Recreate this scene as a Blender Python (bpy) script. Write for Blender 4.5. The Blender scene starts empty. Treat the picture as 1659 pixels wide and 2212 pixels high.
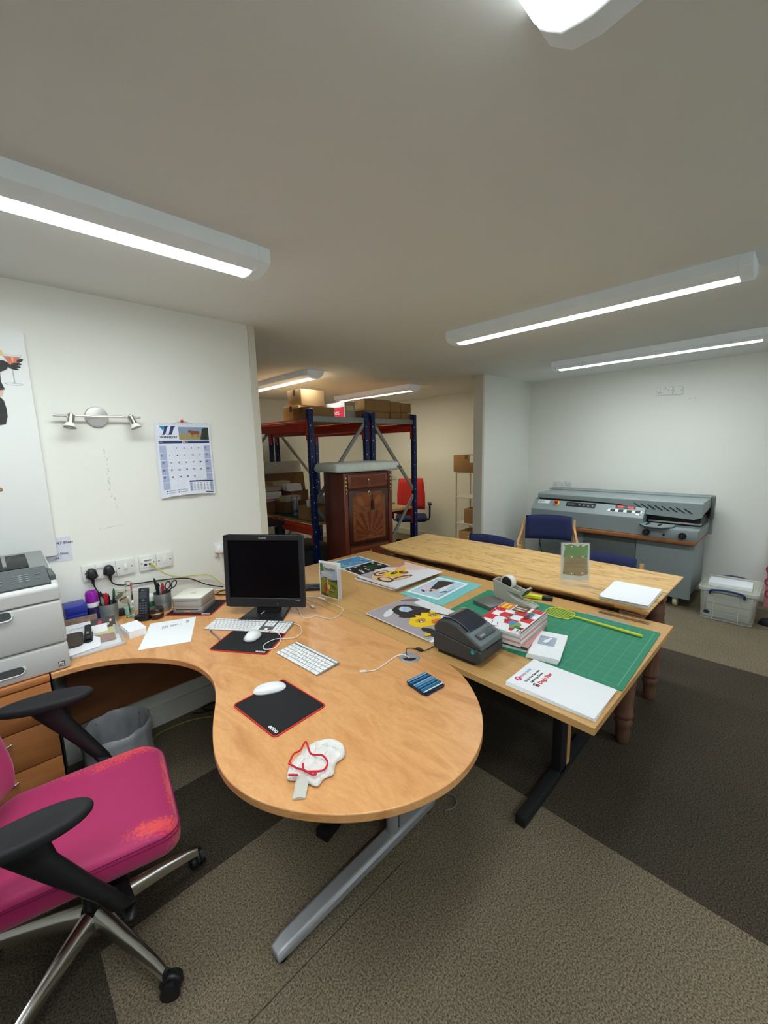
import bpy, bmesh, math, random
from mathutils import Vector, Matrix, Euler
random.seed(7)
SC = bpy.context.scene
COL = SC.collection
PI = math.pi
R = math.radians

# ------------------------------------------------------------------ camera
def make_camera():
    yaw, pitch, roll, f = R(45.6957), R(9.0989), R(-1.4272), 888.05
    fwd = Vector((math.cos(yaw)*math.cos(pitch), math.sin(yaw)*math.cos(pitch), -math.sin(pitch)))
    right = Vector((math.sin(yaw), -math.cos(yaw), 0)); up = right.cross(fwd)
    r2 = right*math.cos(roll) + up*math.sin(roll); u2 = -right*math.sin(roll) + up*math.cos(roll)
    cd = bpy.data.cameras.new('camera'); cd.sensor_fit = 'HORIZONTAL'; cd.sensor_width = 36
    cd.lens = 36*f/1659; cd.clip_start = .02; cd.clip_end = 60
    co = bpy.data.objects.new('camera', cd); COL.objects.link(co)
    m = Matrix((r2, u2, -fwd)).transposed().to_4x4(); m.translation = Vector((0, 0, 1.585))
    co.matrix_world = m; SC.camera = co
make_camera()

# ------------------------------------------------------------------ materials
MATS = {}
def mat(name, col, rough=.5, metal=0, spec=.5, noise=None, bump=None, trans=0, alpha=1, emit=None, coat=0, ior=1.45, sheen=0):
    if name in MATS: return MATS[name]
    m = bpy.data.materials.new(name); m.use_nodes = True; MATS[name] = m
    nt = m.node_tree; b = nt.nodes['Principled BSDF']
    if len(col) == 3: col = (*col, 1)
    b.inputs['Base Color'].default_value = col
    b.inputs['Roughness'].default_value = rough; b.inputs['Metallic'].default_value = metal
    b.inputs['Specular IOR Level'].default_value = spec; b.inputs['Alpha'].default_value = alpha
    b.inputs['Transmission Weight'].default_value = trans; b.inputs['Coat Weight'].default_value = coat
    b.inputs['IOR'].default_value = ior; b.inputs['Sheen Weight'].default_value = sheen
    if emit: b.inputs['Emission Color'].default_value = (*emit[0], 1); b.inputs['Emission Strength'].default_value = emit[1]
    tc = nt.nodes.new('ShaderNodeTexCoord')
    n = nt.nodes.new('ShaderNodeTexNoise'); n.inputs['Scale'].default_value = (noise or (8, .04))[0]; n.inputs['Detail'].default_value = 4
    nt.links.new(tc.outputs['Object'], n.inputs['Vector'])
    amt = (noise or (8, .04))[1]
    mix = nt.nodes.new('ShaderNodeMixRGB'); mix.blend_type = 'MULTIPLY'; mix.inputs[0].default_value = 1
    mr = nt.nodes.new('ShaderNodeMapRange'); mr.inputs['To Min'].default_value = 1-amt; mr.inputs['To Max'].default_value = 1+amt
    mr.inputs['From Min'].default_value = .25; mr.inputs['From Max'].default_value = .75
    nt.links.new(n.outputs['Fac'], mr.inputs['Value'])
    mix.inputs[1].default_value = col; nt.links.new(mr.outputs[0], mix.inputs[2])
    nt.links.new(mix.outputs[0], b.inputs['Base Color'])
    if bump:
        bn = nt.nodes.new('ShaderNodeTexNoise'); bn.inputs['Scale'].default_value = bump[0]; bn.inputs['Detail'].default_value = 3
        nt.links.new(tc.outputs['Object'], bn.inputs['Vector'])
        bp = nt.nodes.new('ShaderNodeBump'); bp.inputs['Strength'].default_value = bump[1]; bp.inputs['Distance'].default_value = bump[2]
        nt.links.new(bn.outputs['Fac'], bp.inputs['Height']); nt.links.new(bp.outputs[0], b.inputs['Normal'])
    return m

def sr(r, g, b):  # sRGB 0-255 to linear
    return tuple(((c/255)/12.92 if c/255 <= .04045 else ((c/255+.055)/1.055)**2.4) for c in (r, g, b))

def ramp_node(nt, fac, stops):
    cr = nt.nodes.new('ShaderNodeValToRGB'); e = cr.color_ramp.elements
    while len(e) < len(stops): e.new(.5)
    for k, (p, c) in enumerate(stops): e[k].position = p; e[k].color = (*c, 1)
    nt.links.new(fac, cr.inputs['Fac']); return cr.outputs['Color']

def wood(name, stops, axis='Y', stretch=9, scale=3.2, rough=.42, streak=None, dist=.6, fine=60, obj=True, coat=0):
    if name in MATS: return MATS[name]
    m = bpy.data.materials.new(name); m.use_nodes = True; MATS[name] = m
    nt = m.node_tree; b = nt.nodes['Principled BSDF']; b.inputs['Roughness'].default_value = rough
    b.inputs['Coat Weight'].default_value = coat
    tc = nt.nodes.new('ShaderNodeTexCoord'); mp = nt.nodes.new('ShaderNodeMapping')
    s = {'X': (1, stretch, stretch), 'Y': (stretch, 1, stretch), 'Z': (stretch, stretch, 1)}[axis]
    mp.inputs['Scale'].default_value = s
    nt.links.new(tc.outputs['Object'], mp.inputs['Vector'])
    n = nt.nodes.new('ShaderNodeTexNoise'); n.inputs['Scale'].default_value = scale; n.inputs['Detail'].default_value = 6; n.inputs['Distortion'].default_value = dist
    nt.links.new(mp.outputs[0], n.inputs['Vector'])
    c = ramp_node(nt, n.outputs['Fac'], stops)
    f = nt.nodes.new('ShaderNodeTexNoise'); f.inputs['Scale'].default_value = fine; f.inputs['Detail'].default_value = 2
    nt.links.new(mp.outputs[0], f.inputs['Vector'])
    mr = nt.nodes.new('ShaderNodeMapRange'); mr.inputs['To Min'].default_value = .86; mr.inputs['To Max'].default_value = 1.12
    nt.links.new(f.outputs['Fac'], mr.inputs['Value'])
    mx = nt.nodes.new('ShaderNodeMixRGB'); mx.blend_type = 'MULTIPLY'; mx.inputs[0].default_value = 1
    nt.links.new(c, mx.inputs[1]); nt.links.new(mr.outputs[0], mx.inputs[2]); out = mx.outputs[0]
    if streak:
        n2 = nt.nodes.new('ShaderNodeTexNoise'); n2.inputs['Scale'].default_value = streak[1]; n2.inputs['Detail'].default_value = 8; n2.inputs['Distortion'].default_value = 1.2
        mp2 = nt.nodes.new('ShaderNodeMapping'); mp2.inputs['Scale'].default_value = tuple(1+(v-1)*streak[3] for v in s); mp2.inputs['Location'].default_value = (3, 1, 2)
        nt.links.new(tc.outputs['Object'], mp2.inputs['Vector']); nt.links.new(mp2.outputs[0], n2.inputs['Vector'])
        ab = nt.nodes.new('ShaderNodeMath'); ab.operation = 'SUBTRACT'; ab.inputs[1].default_value = .5; nt.links.new(n2.outputs['Fac'], ab.inputs[0])
        ab2 = nt.nodes.new('ShaderNodeMath'); ab2.operation = 'ABSOLUTE'; nt.links.new(ab.outputs[0], ab2.inputs[0])
        m3 = nt.nodes.new('ShaderNodeMapRange'); m3.inputs['From Max'].default_value = streak[2]; m3.inputs['To Min'].default_value = streak[4]; m3.inputs['To Max'].default_value = 0
        nt.links.new(ab2.outputs[0], m3.inputs['Value'])
        mx2 = nt.nodes.new('ShaderNodeMixRGB'); nt.links.new(m3.outputs[0], mx2.inputs[0]); nt.links.new(out, mx2.inputs[1]); mx2.inputs[2].default_value = (*streak[0], 1); out = mx2.outputs[0]
    nt.links.new(out, b.inputs['Base Color'])
    return m

# ------------------------------------------------------------------ mesh builder
class MB:
    def __init__(self): self.bm = bmesh.new(); self.ms = []
    def mi(self, m):
        if m not in self.ms: self.ms.append(m)
        return self.ms.index(m)
    def face(self, vs, k):
        try:
            f = self.bm.faces.new(vs); f.material_index = k; return f
        except ValueError: return None
    def box(self, c, s, m, rot=None, bev=0, seg=2):
        t = bmesh.new(); bmesh.ops.create_cube(t, size=1)
        for v in t.verts: v.co = Vector((v.co.x*s[0], v.co.y*s[1], v.co.z*s[2]))
        if bev: bmesh.ops.bevel(t, geom=list(t.edges), offset=bev, segments=seg, affect='EDGES', profile=.5)
        M = Matrix.Translation(c) @ (rot.to_4x4() if rot is not None else Matrix())
        return self.merge(t, M, m)
    def merge(self, t, M, m):
        k = self.mi(m); mp = {}
        for v in t.verts: mp[v] = self.bm.verts.new(M @ v.co)
        for f in t.faces: self.face([mp[v] for v in f.verts], k)
        t.free(); return self
    def prism(self, poly, z0, z1, m, M=None, bev=0, seg=2):
        t = bmesh.new(); M = M or Matrix()
        vs = [t.verts.new((x, y, z0)) for x, y in poly]; f = t.faces.new(vs)
        r = bmesh.ops.extrude_face_region(t, geom=[f])
        for v in r['geom']:
            if isinstance(v, bmesh.types.BMVert): v.co.z = z1
        bmesh.ops.recalc_face_normals(t, faces=t.faces)
        if bev:
            es = [e for e in t.edges if abs(e.verts[0].co.z-e.verts[1].co.z) < 1e-6]
            bmesh.ops.bevel(t, geom=es, offset=bev, segments=seg, affect='EDGES', profile=.5)
        return self.merge(t, M, m)
    def poly(self, pts, m):
        self.face([self.bm.verts.new(p) for p in pts], self.mi(m)); return self
    def loft(self, rings, m, cap=True, closed=True):
        k = self.mi(m); rs = [[self.bm.verts.new(p) for p in r] for r in rings]; n = len(rings[0])
        for a, b in zip(rs, rs[1:]):
            for i in range(n if closed else n-1):
                j = (i+1) % n; self.face([a[i], a[j], b[j], b[i]], k)
        if cap: self.face(rs[0][::-1], k); self.face(rs[-1], k)
        return self
    def tube(self, pts, r, m, seg=8, closed=False, cap=True):
        pts = [Vector(p) for p in pts]; n = len(pts)
        rr = r if isinstance(r, (list, tuple)) else [r]*n
        rings = []; up = None
        for i, p in enumerate(pts):
            a = pts[i-1] if (i or closed) else p; b = pts[(i+1) % n] if (i < n-1 or closed) else p
            d = (b-a).normalized()
            if up is None: up = Vector((0, 0, 1)) if abs(d.z) < .9 else Vector((1, 0, 0))
            s = d.cross(up)
            if s.length < 1e-5: s = d.cross(Vector((1, .3, 0)))
            s.normalize(); up = s.cross(d).normalized()
            rings.append([p + (s*math.cos(t)+up*math.sin(t))*rr[i] for t in [2*PI*q/seg for q in range(seg)]])
        if closed: rings.append(rings[0])
        return self.loft(rings, m, cap=cap and not closed)
    def cyl(self, a, b, r0, m, r1=None, seg=24):
        return self.tube([a, b], [r0, r0 if r1 is None else r1], m, seg)
    def lathe(self, prof, m, M=None, seg=32, cap=True):
        M = M or Matrix()
        rings = [[M @ Vector((r*math.cos(2*PI*q/seg), r*math.sin(2*PI*q/seg), z)) for q in range(seg)] for r, z in prof]
        return self.loft(rings, m, cap=cap)
    def ell(self, c, s, m, seg=20, rot=None):
        t = bmesh.new(); bmesh.ops.create_uvsphere(t, u_segments=seg, v_segments=seg//2+2, radius=1)
        for v in t.verts: v.co = Vector((v.co.x*s[0], v.co.y*s[1], v.co.z*s[2]))
        return self.merge(t, Matrix.Translation(c) @ (rot.to_4x4() if rot is not None else Matrix()), m)
    def grid(self, fn, nu, nv, m):
        k = self.mi(m); g = [[self.bm.verts.new(fn(i/nu, j/nv)) for j in range(nv+1)] for i in range(nu+1)]
        for i in range(nu):
            for j in range(nv): self.face([g[i][j], g[i+1][j], g[i+1][j+1], g[i][j+1]], k)
        return self
    def build(self, name, parent=None, loc=(0, 0, 0), rz=0, smooth=35, bev=None, sub=0, solid=None, weld=True, rot=None, recalc=True):
        bm = self.bm
        if weld: bmesh.ops.remove_doubles(bm, verts=bm.verts, dist=1e-6)
        if recalc: bmesh.ops.recalc_face_normals(bm, faces=bm.faces)
        me = bpy.data.meshes.new(name); bm.to_mesh(me); bm.free()
        for m in self.ms: me.materials.append(m)
        if smooth: me.shade_smooth(); me.set_sharp_from_angle(angle=R(smooth))
        o = bpy.data.objects.new(name, me); COL.objects.link(o); o.location = loc
        o.rotation_euler = rot if rot else (0, 0, rz)
        if parent: o.parent = parent
        if solid: md = o.modifiers.new('solid', 'SOLIDIFY'); md.thickness = solid; md.offset = 0
        if bev: md = o.modifiers.new('bevel', 'BEVEL'); md.width = bev[0]; md.segments = bev[1]; md.limit_method = 'ANGLE'; md.angle_limit = R(40); md.harden_normals = False
        if sub: md = o.modifiers.new('sub', 'SUBSURF'); md.levels = sub; md.render_levels = sub
        return o

def thing(name, label, cat, loc=(0, 0, 0), rz=0, group=None):
    o = bpy.data.objects.new(name, None); o.empty_display_size = .05; COL.objects.link(o)
    o.location = loc; o.rotation_euler = (0, 0, rz); o['label'] = label; o['category'] = cat
    if group: o['group'] = group
    return o
def tag(o, label, cat, group=None, kind=None):
    o['label'] = label; o['category'] = cat
    if group: o['group'] = group
    if kind: o['kind'] = kind
    return o
def struct(o): o['kind'] = 'structure'; return o
def dup(root, loc, rz, label, group=None):
    r = root.copy(); COL.objects.link(r); r.location = loc
    e = r.rotation_euler.copy(); e.z = rz; r.rotation_euler = e
    r['label'] = label
    if group: r['group'] = group
    for ch in [c for c in bpy.data.objects if c.parent == root]:
        c = ch.copy(); COL.objects.link(c); c.parent = r
        for g in [q for q in bpy.data.objects if q.parent == ch]:
            d = g.copy(); COL.objects.link(d); d.parent = c
    return r

def text(s, size, m, name, parent=None, loc=(0, 0, 0), rot=(0, 0, 0), align='LEFT', ext=.0003, sx=1, bold=0, valign='BOTTOM_BASELINE', shear=0):
    cu = bpy.data.curves.new(name, 'FONT'); cu.body = s; cu.size = size; cu.extrude = ext; cu.align_x = align; cu.offset = bold; cu.shear = shear
    cu.align_y = valign; cu.resolution_u = 3
    t = bpy.data.objects.new(name+'_tmp', cu); COL.objects.link(t)
    bpy.context.view_layer.update()
    dg = bpy.context.evaluated_depsgraph_get(); me = bpy.data.meshes.new_from_object(t.evaluated_get(dg))
    bpy.data.objects.remove(t); me.materials.clear(); me.materials.append(m); me.name = name
    if sx != 1:
        for v in me.vertices: v.co.x *= sx
    o = bpy.data.objects.new(name, me); COL.objects.link(o); o.location = loc; o.rotation_euler = rot
    if parent: o.parent = parent
    return o

def EL(cx, cy, rx, ry, a=0, n=24, t0=0, t1=2*PI):
    a = R(a); out = []
    full = abs((t1-t0)-2*PI) < 1e-6
    for i in range(n if full else n+1):
        t = t0+(t1-t0)*i/n; x, y = rx*math.cos(t), ry*math.sin(t)
        out.append((cx+x*math.cos(a)-y*math.sin(a), cy+x*math.sin(a)+y*math.cos(a)))
    return out
def RC(x0, y0, x1, y1): return [(x0, y0), (x1, y0), (x1, y1), (x0, y1)]
def RR(x0, y0, x1, y1, r, n=5):
    out = []
    for cx, cy, a in ((x1-r, y0+r, -90), (x1-r, y1-r, 0), (x0+r, y1-r, 90), (x0+r, y0+r, 180)):
        for i in range(n+1): t = R(a+90*i/n); out.append((cx+r*math.cos(t), cy+r*math.sin(t)))
    return out
def STR(pts, w):  # thin strip polygons along a polyline
    out = []
    for (x0, y0), (x1, y1) in zip(pts, pts[1:]):
        d = math.hypot(x1-x0, y1-y0) or 1; nx, ny = -(y1-y0)/d*w/2, (x1-x0)/d*w/2
        out.append([(x0+nx, y0+ny), (x1+nx, y1+ny), (x1-nx, y1-ny), (x0-nx, y0-ny)])
    return out
def picture(name, parent, items, w, h, z, ox=0, oy=0, step=.00012, M=None):
    """flat printed shapes in unit coordinates laid on a sheet of w x h"""
    mb = MB(); M = M or Matrix()
    for k, (m, pts) in enumerate(items):
        mb.poly([M @ Vector((ox+x*w, oy+y*h, z+step*(k+1))) for x, y in pts], m)
    return mb.build(name, parent, smooth=0, weld=False, recalc=False)
def catmull(P, n=6, closed=False):
    out = []; N = len(P); P = [Vector(p) for p in P]
    for i in range(N if closed else N-1):
        g = lambda k: P[k % N] if closed else P[max(0, min(N-1, k))]
        a, b, c, d = g(i-1), g(i), g(i+1), g(i+2)
        for j in range(n):
            t = j/n
            out.append(.5*((2*b)+(-a+c)*t+(2*a-5*b+4*c-d)*t*t+(-a+3*b-3*c+d)*t**3))
    if not closed: out.append(P[-1])
    return out
def RX(a): return Matrix.Rotation(a, 3, 'X')
def RY(a): return Matrix.Rotation(a, 3, 'Y')
def RZ(a): return Matrix.Rotation(a, 3, 'Z')

# common materials
WHITE = mat('white_plastic', sr(225, 226, 222), .35)
PAPER = mat('white_paper', sr(235, 237, 240), .8, spec=.2, noise=(3, .02))
BLACK = mat('black_plastic', sr(22, 23, 25), .42)
BLACKM = mat('black_matte', sr(21, 22, 24), .7)
CHROME = mat('chrome', (.75, .75, .75), .12, 1)
STEEL = mat('brushed_steel', (.55, .54, .52), .32, 1)
GREYP = mat('grey_plastic', sr(120, 124, 126), .45)
DKGREY = mat('dark_grey_plastic', sr(62, 66, 70), .45)
RED = mat('red_print', sr(205, 35, 45), .5)
BLUEP = mat('blue_print', sr(70, 130, 190), .5)
GREENP = mat('green_print', sr(60, 120, 60), .5)
YELLOW = mat('yellow_print', sr(240, 205, 40), .45)
INK = mat('black_ink', sr(28, 26, 28), .5)
CARD = mat('brown_cardboard', sr(158, 124, 84), .85, spec=.15, noise=(6, .08))
CARDL = mat('light_cardboard', sr(190, 158, 112), .85, spec=.15, noise=(6, .06))
CARDD = mat('cardboard_tape', sr(120, 88, 55), .5)
# ------------------------------------------------------------------ room
CEIL = 2.35
WALLM = mat('wall_paint', sr(228, 229, 221), .85, spec=.2, noise=(1.5, .015), bump=(160, .12, .002))
WARMW = mat('cream_gloss_wood_trim', sr(206, 202, 186), .5, noise=(5, .02))
CEILM = mat('ceiling_paint', sr(232, 236, 234), .9, spec=.15, noise=(1.2, .02), bump=(140, .12, .002))
def carpet(name, lo, hi):
    m = bpy.data.materials.new(name); m.use_nodes = True; MATS[name] = m
    nt = m.node_tree; b = nt.nodes['Principled BSDF']; b.inputs['Roughness'].default_value = .97; b.inputs['Specular IOR Level'].default_value = .1
    tc = nt.nodes.new('ShaderNodeTexCoord')
    n = nt.nodes.new('ShaderNodeTexNoise'); n.inputs['Scale'].default_value = 170; n.inputs['Detail'].default_value = 5; n.inputs['Roughness'].default_value = .7
    nt.links.new(tc.outputs['Object'], n.inputs['Vector'])
    c = ramp_node(nt, n.outputs['Fac'], [(.36, lo), (.5, tuple((a+b_)/2 for a, b_ in zip(lo, hi))), (.64, hi)])
    n2 = nt.nodes.new('ShaderNodeTexNoise'); n2.inputs['Scale'].default_value = 3; nt.links.new(tc.outputs['Object'], n2.inputs['Vector'])
    mr = nt.nodes.new('ShaderNodeMapRange'); mr.inputs['To Min'].default_value = .85; mr.inputs['To Max'].default_value = 1.15; nt.links.new(n2.outputs['Fac'], mr.inputs['Value'])
    mx = nt.nodes.new('ShaderNodeMixRGB'); mx.blend_type = 'MULTIPLY'; mx.inputs[0].default_value = 1; nt.links.new(c, mx.inputs[1]); nt.links.new(mr.outputs[0], mx.inputs[2])
    nt.links.new(mx.outputs[0], b.inputs['Base Color'])
    bp = nt.nodes.new('ShaderNodeBump'); bp.inputs['Strength'].default_value = .35; bp.inputs['Distance'].default_value = .003
    nt.links.new(n.outputs['Fac'], bp.inputs['Height']); nt.links.new(bp.outputs[0], b.inputs['Normal'])
    return m
CL = carpet('light_carpet', sr(66, 56, 43), sr(150, 138, 116))
CD = carpet('dark_carpet', sr(34, 29, 24), sr(90, 82, 70))
X0, X1, Y0, Y1 = -2.42, 5.6, -2.56, 6.1
mb = MB()
kx = [1.58+.5*i for i in range(-8, 9)]; ky = [.94+.5*i for i in range(-7, 11)]
for i in range(len(kx)-1):
    for j in range(len(ky)-1):
        xa, xb = max(kx[i], X0), min(kx[i+1], X1); ya, yb = max(ky[j], Y0), min(ky[j+1], Y1)
        if xb <= xa or yb <= ya: continue
        xm, ym = (xa+xb)/2, (ya+yb)/2
        dark = (1.58 < xm < 3.5) or (1.44 < ym < 1.94 and xm < 1.08) or (xm < .08 and ym < 1.44)
        mb.poly([(xa, ya, 0), (xb, ya, 0), (xb, yb, 0), (xa, yb, 0)], CD if dark else CL)
mb.box((1.6, 1.8, -.06), (8.1, 8.8, .1), CL)
struct(mb.build('floor', smooth=0, weld=False, recalc=False))
mb = MB()
# hairline seams between carpet tiles
SEAM = mat('carpet_seam', sr(58, 52, 45), .95)
mb.box((.50, .94, .0006), (.95, .0025, .001), SEAM)
struct(mb.build('trim_1', smooth=0))
struct(MB().box((1.6, 1.8, CEIL+.05), (8.1, 8.8, .1), CEILM).build('ceiling', smooth=0))
def wall(name, x0, y0, x1, y1, z0=0, z1=CEIL, m=None):
    return struct(MB().box(((x0+x1)/2, (y0+y1)/2, (z0+z1)/2), (x1-x0, y1-y0, z1-z0), m or WALLM).build(name, smooth=0))
wall('wall_left', -2.4, 2.52, 1.306, 2.63)
wall('wall_partition', 4.155, 2.60, 5.37, 2.70)
wall('wall_right', 5.26, -2.55, 5.37, 2.60)
wall('wall_far_right', 5.40, 2.70, 5.51, 6.05)
wall('wall_far', .4, 5.95, 5.40, 6.06)
wall('wall_far_left', .4, 2.63, .5, 5.95)
wall('wall_near', -2.4, -2.55, 5.26, -2.45)
wd = MB().box((1.9, -2.447, 1.5), (2.6, .01, 1.1), mat('added_fill_glow', (.8, .85, .9), .2, emit=((.86, .93, 1.0), 1.2))).build('added_fill_pane', smooth=0); struct(wd)  # glowing pane added behind the camera to brighten ceiling and floor
fr_ = MB()  # frame around the added pane, unseen behind the camera
for x in (.58, 1.9, 3.22): fr_.box((x, -2.435, 1.5), (.05, .03, 1.2), WARMW)
for z in (.93, 2.07): fr_.box((1.9, -2.435, z), (2.69, .03, .05), WARMW)
struct(fr_.build('trim_5', smooth=0))
wall('wall_behind', -2.4, -2.45, -2.3, 2.52)
struct(MB().box((1.328, 2.575, CEIL/2), (.044, .13, CEIL), WARMW, bev=.002).build('trim_2', smooth=0))
struct(MB().box((4.135, 2.65, CEIL/2), (.04, .12, CEIL), WARMW, bev=.002).build('trim_3', smooth=0))
def base(name, x0, y0, x1, y1, h=.1, m=None):
    return struct(MB().box(((x0+x1)/2, (y0+y1)/2, h/2), (x1-x0, y1-y0, h), m or mat('white_gloss_trim', sr(214, 214, 206), .4)).build(name, smooth=0, bev=(.004, 2)))
base('baseboard_left', -2.3, 2.502, 1.30, 2.52, .12)
base('baseboard_right', 5.242, -2.45, 5.26, 2.60)
base('baseboard_partition', 4.16, 2.583, 5.242, 2.60)
base('baseboard_far_right', 5.382, 2.72, 5.40, 5.95)
base('baseboard_far', .5, 5.932, 5.382, 5.95)
# scuffs on the left wall (dirt with a shape of its own)
SC1 = mat('wall_scuff', sr(200, 200, 196), .9)
mb = MB()
for k in range(26):
    z = 1.30+.012*k*1.0; x = .475+random.uniform(-.006, .006)+(.02 if z < 1.36 else 0)
    if random.random() < .75: mb.box((x, 2.5195, z), (random.uniform(.002, .007), .0012, random.uniform(.004, .014)), SC1)
for k in range(14):
    x = .39+.0095*k
    if random.random() < .8: mb.box((x, 2.5195, 1.195+.002*k*.5+random.uniform(-.002, .002)), (random.uniform(.004, .01), .0012, random.uniform(.002, .004)), SC1)
for k in range(2): mb.box((5.2595, .885-.04*k, 1.987), (.0015, .018, .008), SC1)
struct(mb.build('trim_4', smooth=0))

# ------------------------------------------------------------------ ceiling lights
HOUS = mat('white_translucent_housing', sr(226, 233, 230), .4, emit=((.72, .86, 1.0), .06))
def diffuser_mat(name, col, strength):
    m = bpy.data.materials.new(name); m.use_nodes = True; nt = m.node_tree; b = nt.nodes['Principled BSDF']
    b.inputs['Base Color'].default_value = (.8, .8, .8, 1); b.inputs['Roughness'].default_value = .25
    tc = nt.nodes.new('ShaderNodeTexCoord'); w = nt.nodes.new('ShaderNodeTexWave'); w.inputs['Scale'].default_value = 34; w.inputs['Distortion'].default_value = .6
    nt.links.new(tc.outputs['Object'], w.inputs['Vector'])
    mr = nt.nodes.new('ShaderNodeMapRange'); mr.inputs['To Min'].default_value = strength*.62; mr.inputs['To Max'].default_value = strength*1.3
    nt.links.new(w.outputs['Fac'], mr.inputs['Value'])
    # prismatic lens: most of the light leaves downwards, less towards the horizon
    ge = nt.nodes.new('ShaderNodeNewGeometry'); sp = nt.nodes.new('ShaderNodeSeparateXYZ'); nt.links.new(ge.outputs['Incoming'], sp.inputs[0])
    dn = nt.nodes.new('ShaderNodeMapRange'); dn.inputs['From Min'].default_value = .0; dn.inputs['From Max'].default_value = -1; dn.inputs['To Min'].default_value = .16; dn.inputs['To Max'].default_value = 1.45
    nt.links.new(sp.outputs['Z'], dn.inputs['Value'])
    pr = nt.nodes.new('ShaderNodeMath'); pr.operation = 'MULTIPLY'; nt.links.new(mr.outputs[0], pr.inputs[0]); nt.links.new(dn.outputs[0], pr.inputs[1]); nt.links.new(pr.outputs[0], b.inputs['Emission Strength'])
    b.inputs['Emission Color'].default_value = (*col, 1); return m
LIT = diffuser_mat('lit_prismatic_diffuser', (.90, .98, 1.0), 20)
LITW = diffuser_mat('lit_warm_diffuser', (1.0, .88, .60), 20)
HP = [(0, 0), (0, -.05), (.03, -.068), (.062, -.071), (.062, 0)]
DP = [(.062, 0), (.062, -.071), (.10, -.078), (.14, -.075), (.175, -.058), (.197, -.034), (.205, -.012), (.205, 0)]
CP = [(-.002, .0), (-.002, -.052), (.03, -.071), (.10, -.081), (.15, -.075), (.19, -.045), (.208, -.012), (.208, 0)]
def sweep(prof, x0, x1, m):
    return MB().loft([[(x0, v, z) for v, z in prof], [(x1, v, z) for v, z in prof]], m)
def ceiling_light(label, loc, rz, L=1.55, m=LIT, flip=False):
    t = thing('ceiling_light', label, 'ceiling light', (loc[0], loc[1], CEIL), rz, 'fluorescent batten lights on the ceiling')
    f = (lambda P: [(-v, z) for v, z in P]) if flip else (lambda P: P)
    sweep(f(HP), .05, L-.05, HOUS).build('housing', t)
    sweep(f(DP), .052, L-.052, m).build('diffuser', t)
    for x in (0, L-.05):
        c = sweep(f(CP), x, x+.05, HOUS).build('end_cap', t, bev=(.004, 2))
    return t
# local +x along the tube, local +y across away from the opaque side
ceiling_light('long lit batten light on the ceiling over the desk with the printer', (-.635, 1.534), 0)
ceiling_light('lit batten light cut off by the top edge of the photo', (-.695, .213), 0)
ceiling_light('long lit batten light over the wooden tables, the middle one in the room', (2.412, .23), PI/2, 1.59, flip=True)
ceiling_light('added unseen batten light on the ceiling behind the camera', (-.60, -1.11), 0)  # added out of view as fill for floor and ceiling
ceiling_light('added unseen batten light behind the camera in line with the middle one', (2.412, -2.10), PI/2, 1.59, flip=True)  # another unseen fitting added to lift the floor brightness
ceiling_light('lit batten light nearest the wall behind the grey machine', (4.087, .25), PI/2, 1.57, flip=True)
ceiling_light('batten light above the near top shelf of the blue and orange racking', (2.42, 3.51), PI/2, flip=True)
ceiling_light('warm glowing batten light above the far cardboard boxes on the racking', (4.0, 3.576), PI/2, m=LITW, flip=True)
# ------------------------------------------------------------------ desks and tables
PEAR = wood('pear_laminate', [(.28, sr(190, 130, 78)), (.42, sr(208, 150, 94)), (.52, sr(216, 160, 104)), (.62, sr(209, 151, 95)), (.78, sr(194, 136, 82))], 'Y', 3.0, 3.2, .34, fine=55, dist=1.6)
PEARV = wood('pear_laminate_front', [(.25, sr(168, 104, 58)), (.5, sr(190, 124, 72)), (.8, sr(160, 98, 52))], 'X', 4, 3, .4)
EDGE = wood('pear_edge_band', [(.3, sr(172, 114, 66)), (.7, sr(190, 130, 80))], 'X', 1, 6, .45)
BEECH = wood('beech_veneer', [(.25, sr(188, 142, 84)), (.5, sr(200, 156, 96)), (.8, sr(180, 134, 78))], 'Y', 10, 4, .38)
BEECHE = wood('beech_lipping', [(.3, sr(188, 140, 84)), (.7, sr(206, 160, 104))], 'Y', 14, 5, .5)
SPALT = wood('spalted_board', [(.25, sr(160, 112, 58)), (.42, sr(208, 164, 98)), (.58, sr(222, 182, 120)), (.8, sr(192, 142, 80))], 'Y', 6, 2.4, .4,
             streak=(sr(70, 44, 20), 1.5, .010, .7, .7), dist=1.8, fine=26)
OAKLEG = wood('reddish_turned_wood', [(.3, sr(92, 62, 48)), (.6, sr(122, 86, 68)), (.8, sr(100, 70, 54))], 'Z', 8, 5, .5)
SILV = mat('silver_painted_steel', sr(160, 163, 166), .38, .35)

inner = [(.16, 2.004), (.24, 1.986), (.323, 1.939), (.406, 1.862), (.478, 1.761), (.519, 1.663), (.532, 1.573), (.528, 1.494), (.509, 1.420), (.477, 1.342), (.438, 1.263), (.402, 1.180),
         (.374, 1.095), (.362, 1.012), (.368, .934), (.390, .857), (.427, .785), (.476, .718), (.536, .658), (.608, .608), (.690, .574), (.778, .557), (.870, .563), (.955, .590), (1.031, .634), (1.099, .694), (1.160, .768), (1.205, .846), (1.229, .93)]
out = [tuple(v) for v in catmull([Vector((x, y)) for x, y in inner], 4)]
top = [(.100, 2.005)] + out + [(1.248, 2.50), (.100, 2.50)]
t = thing('curved_desk', 'orange wood-effect desk with a wavy front and a big rounded end', 'desk')
MB().prism(top, .705, .73, PEAR).build('desk_top', t, bev=(.003, 3))
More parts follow.
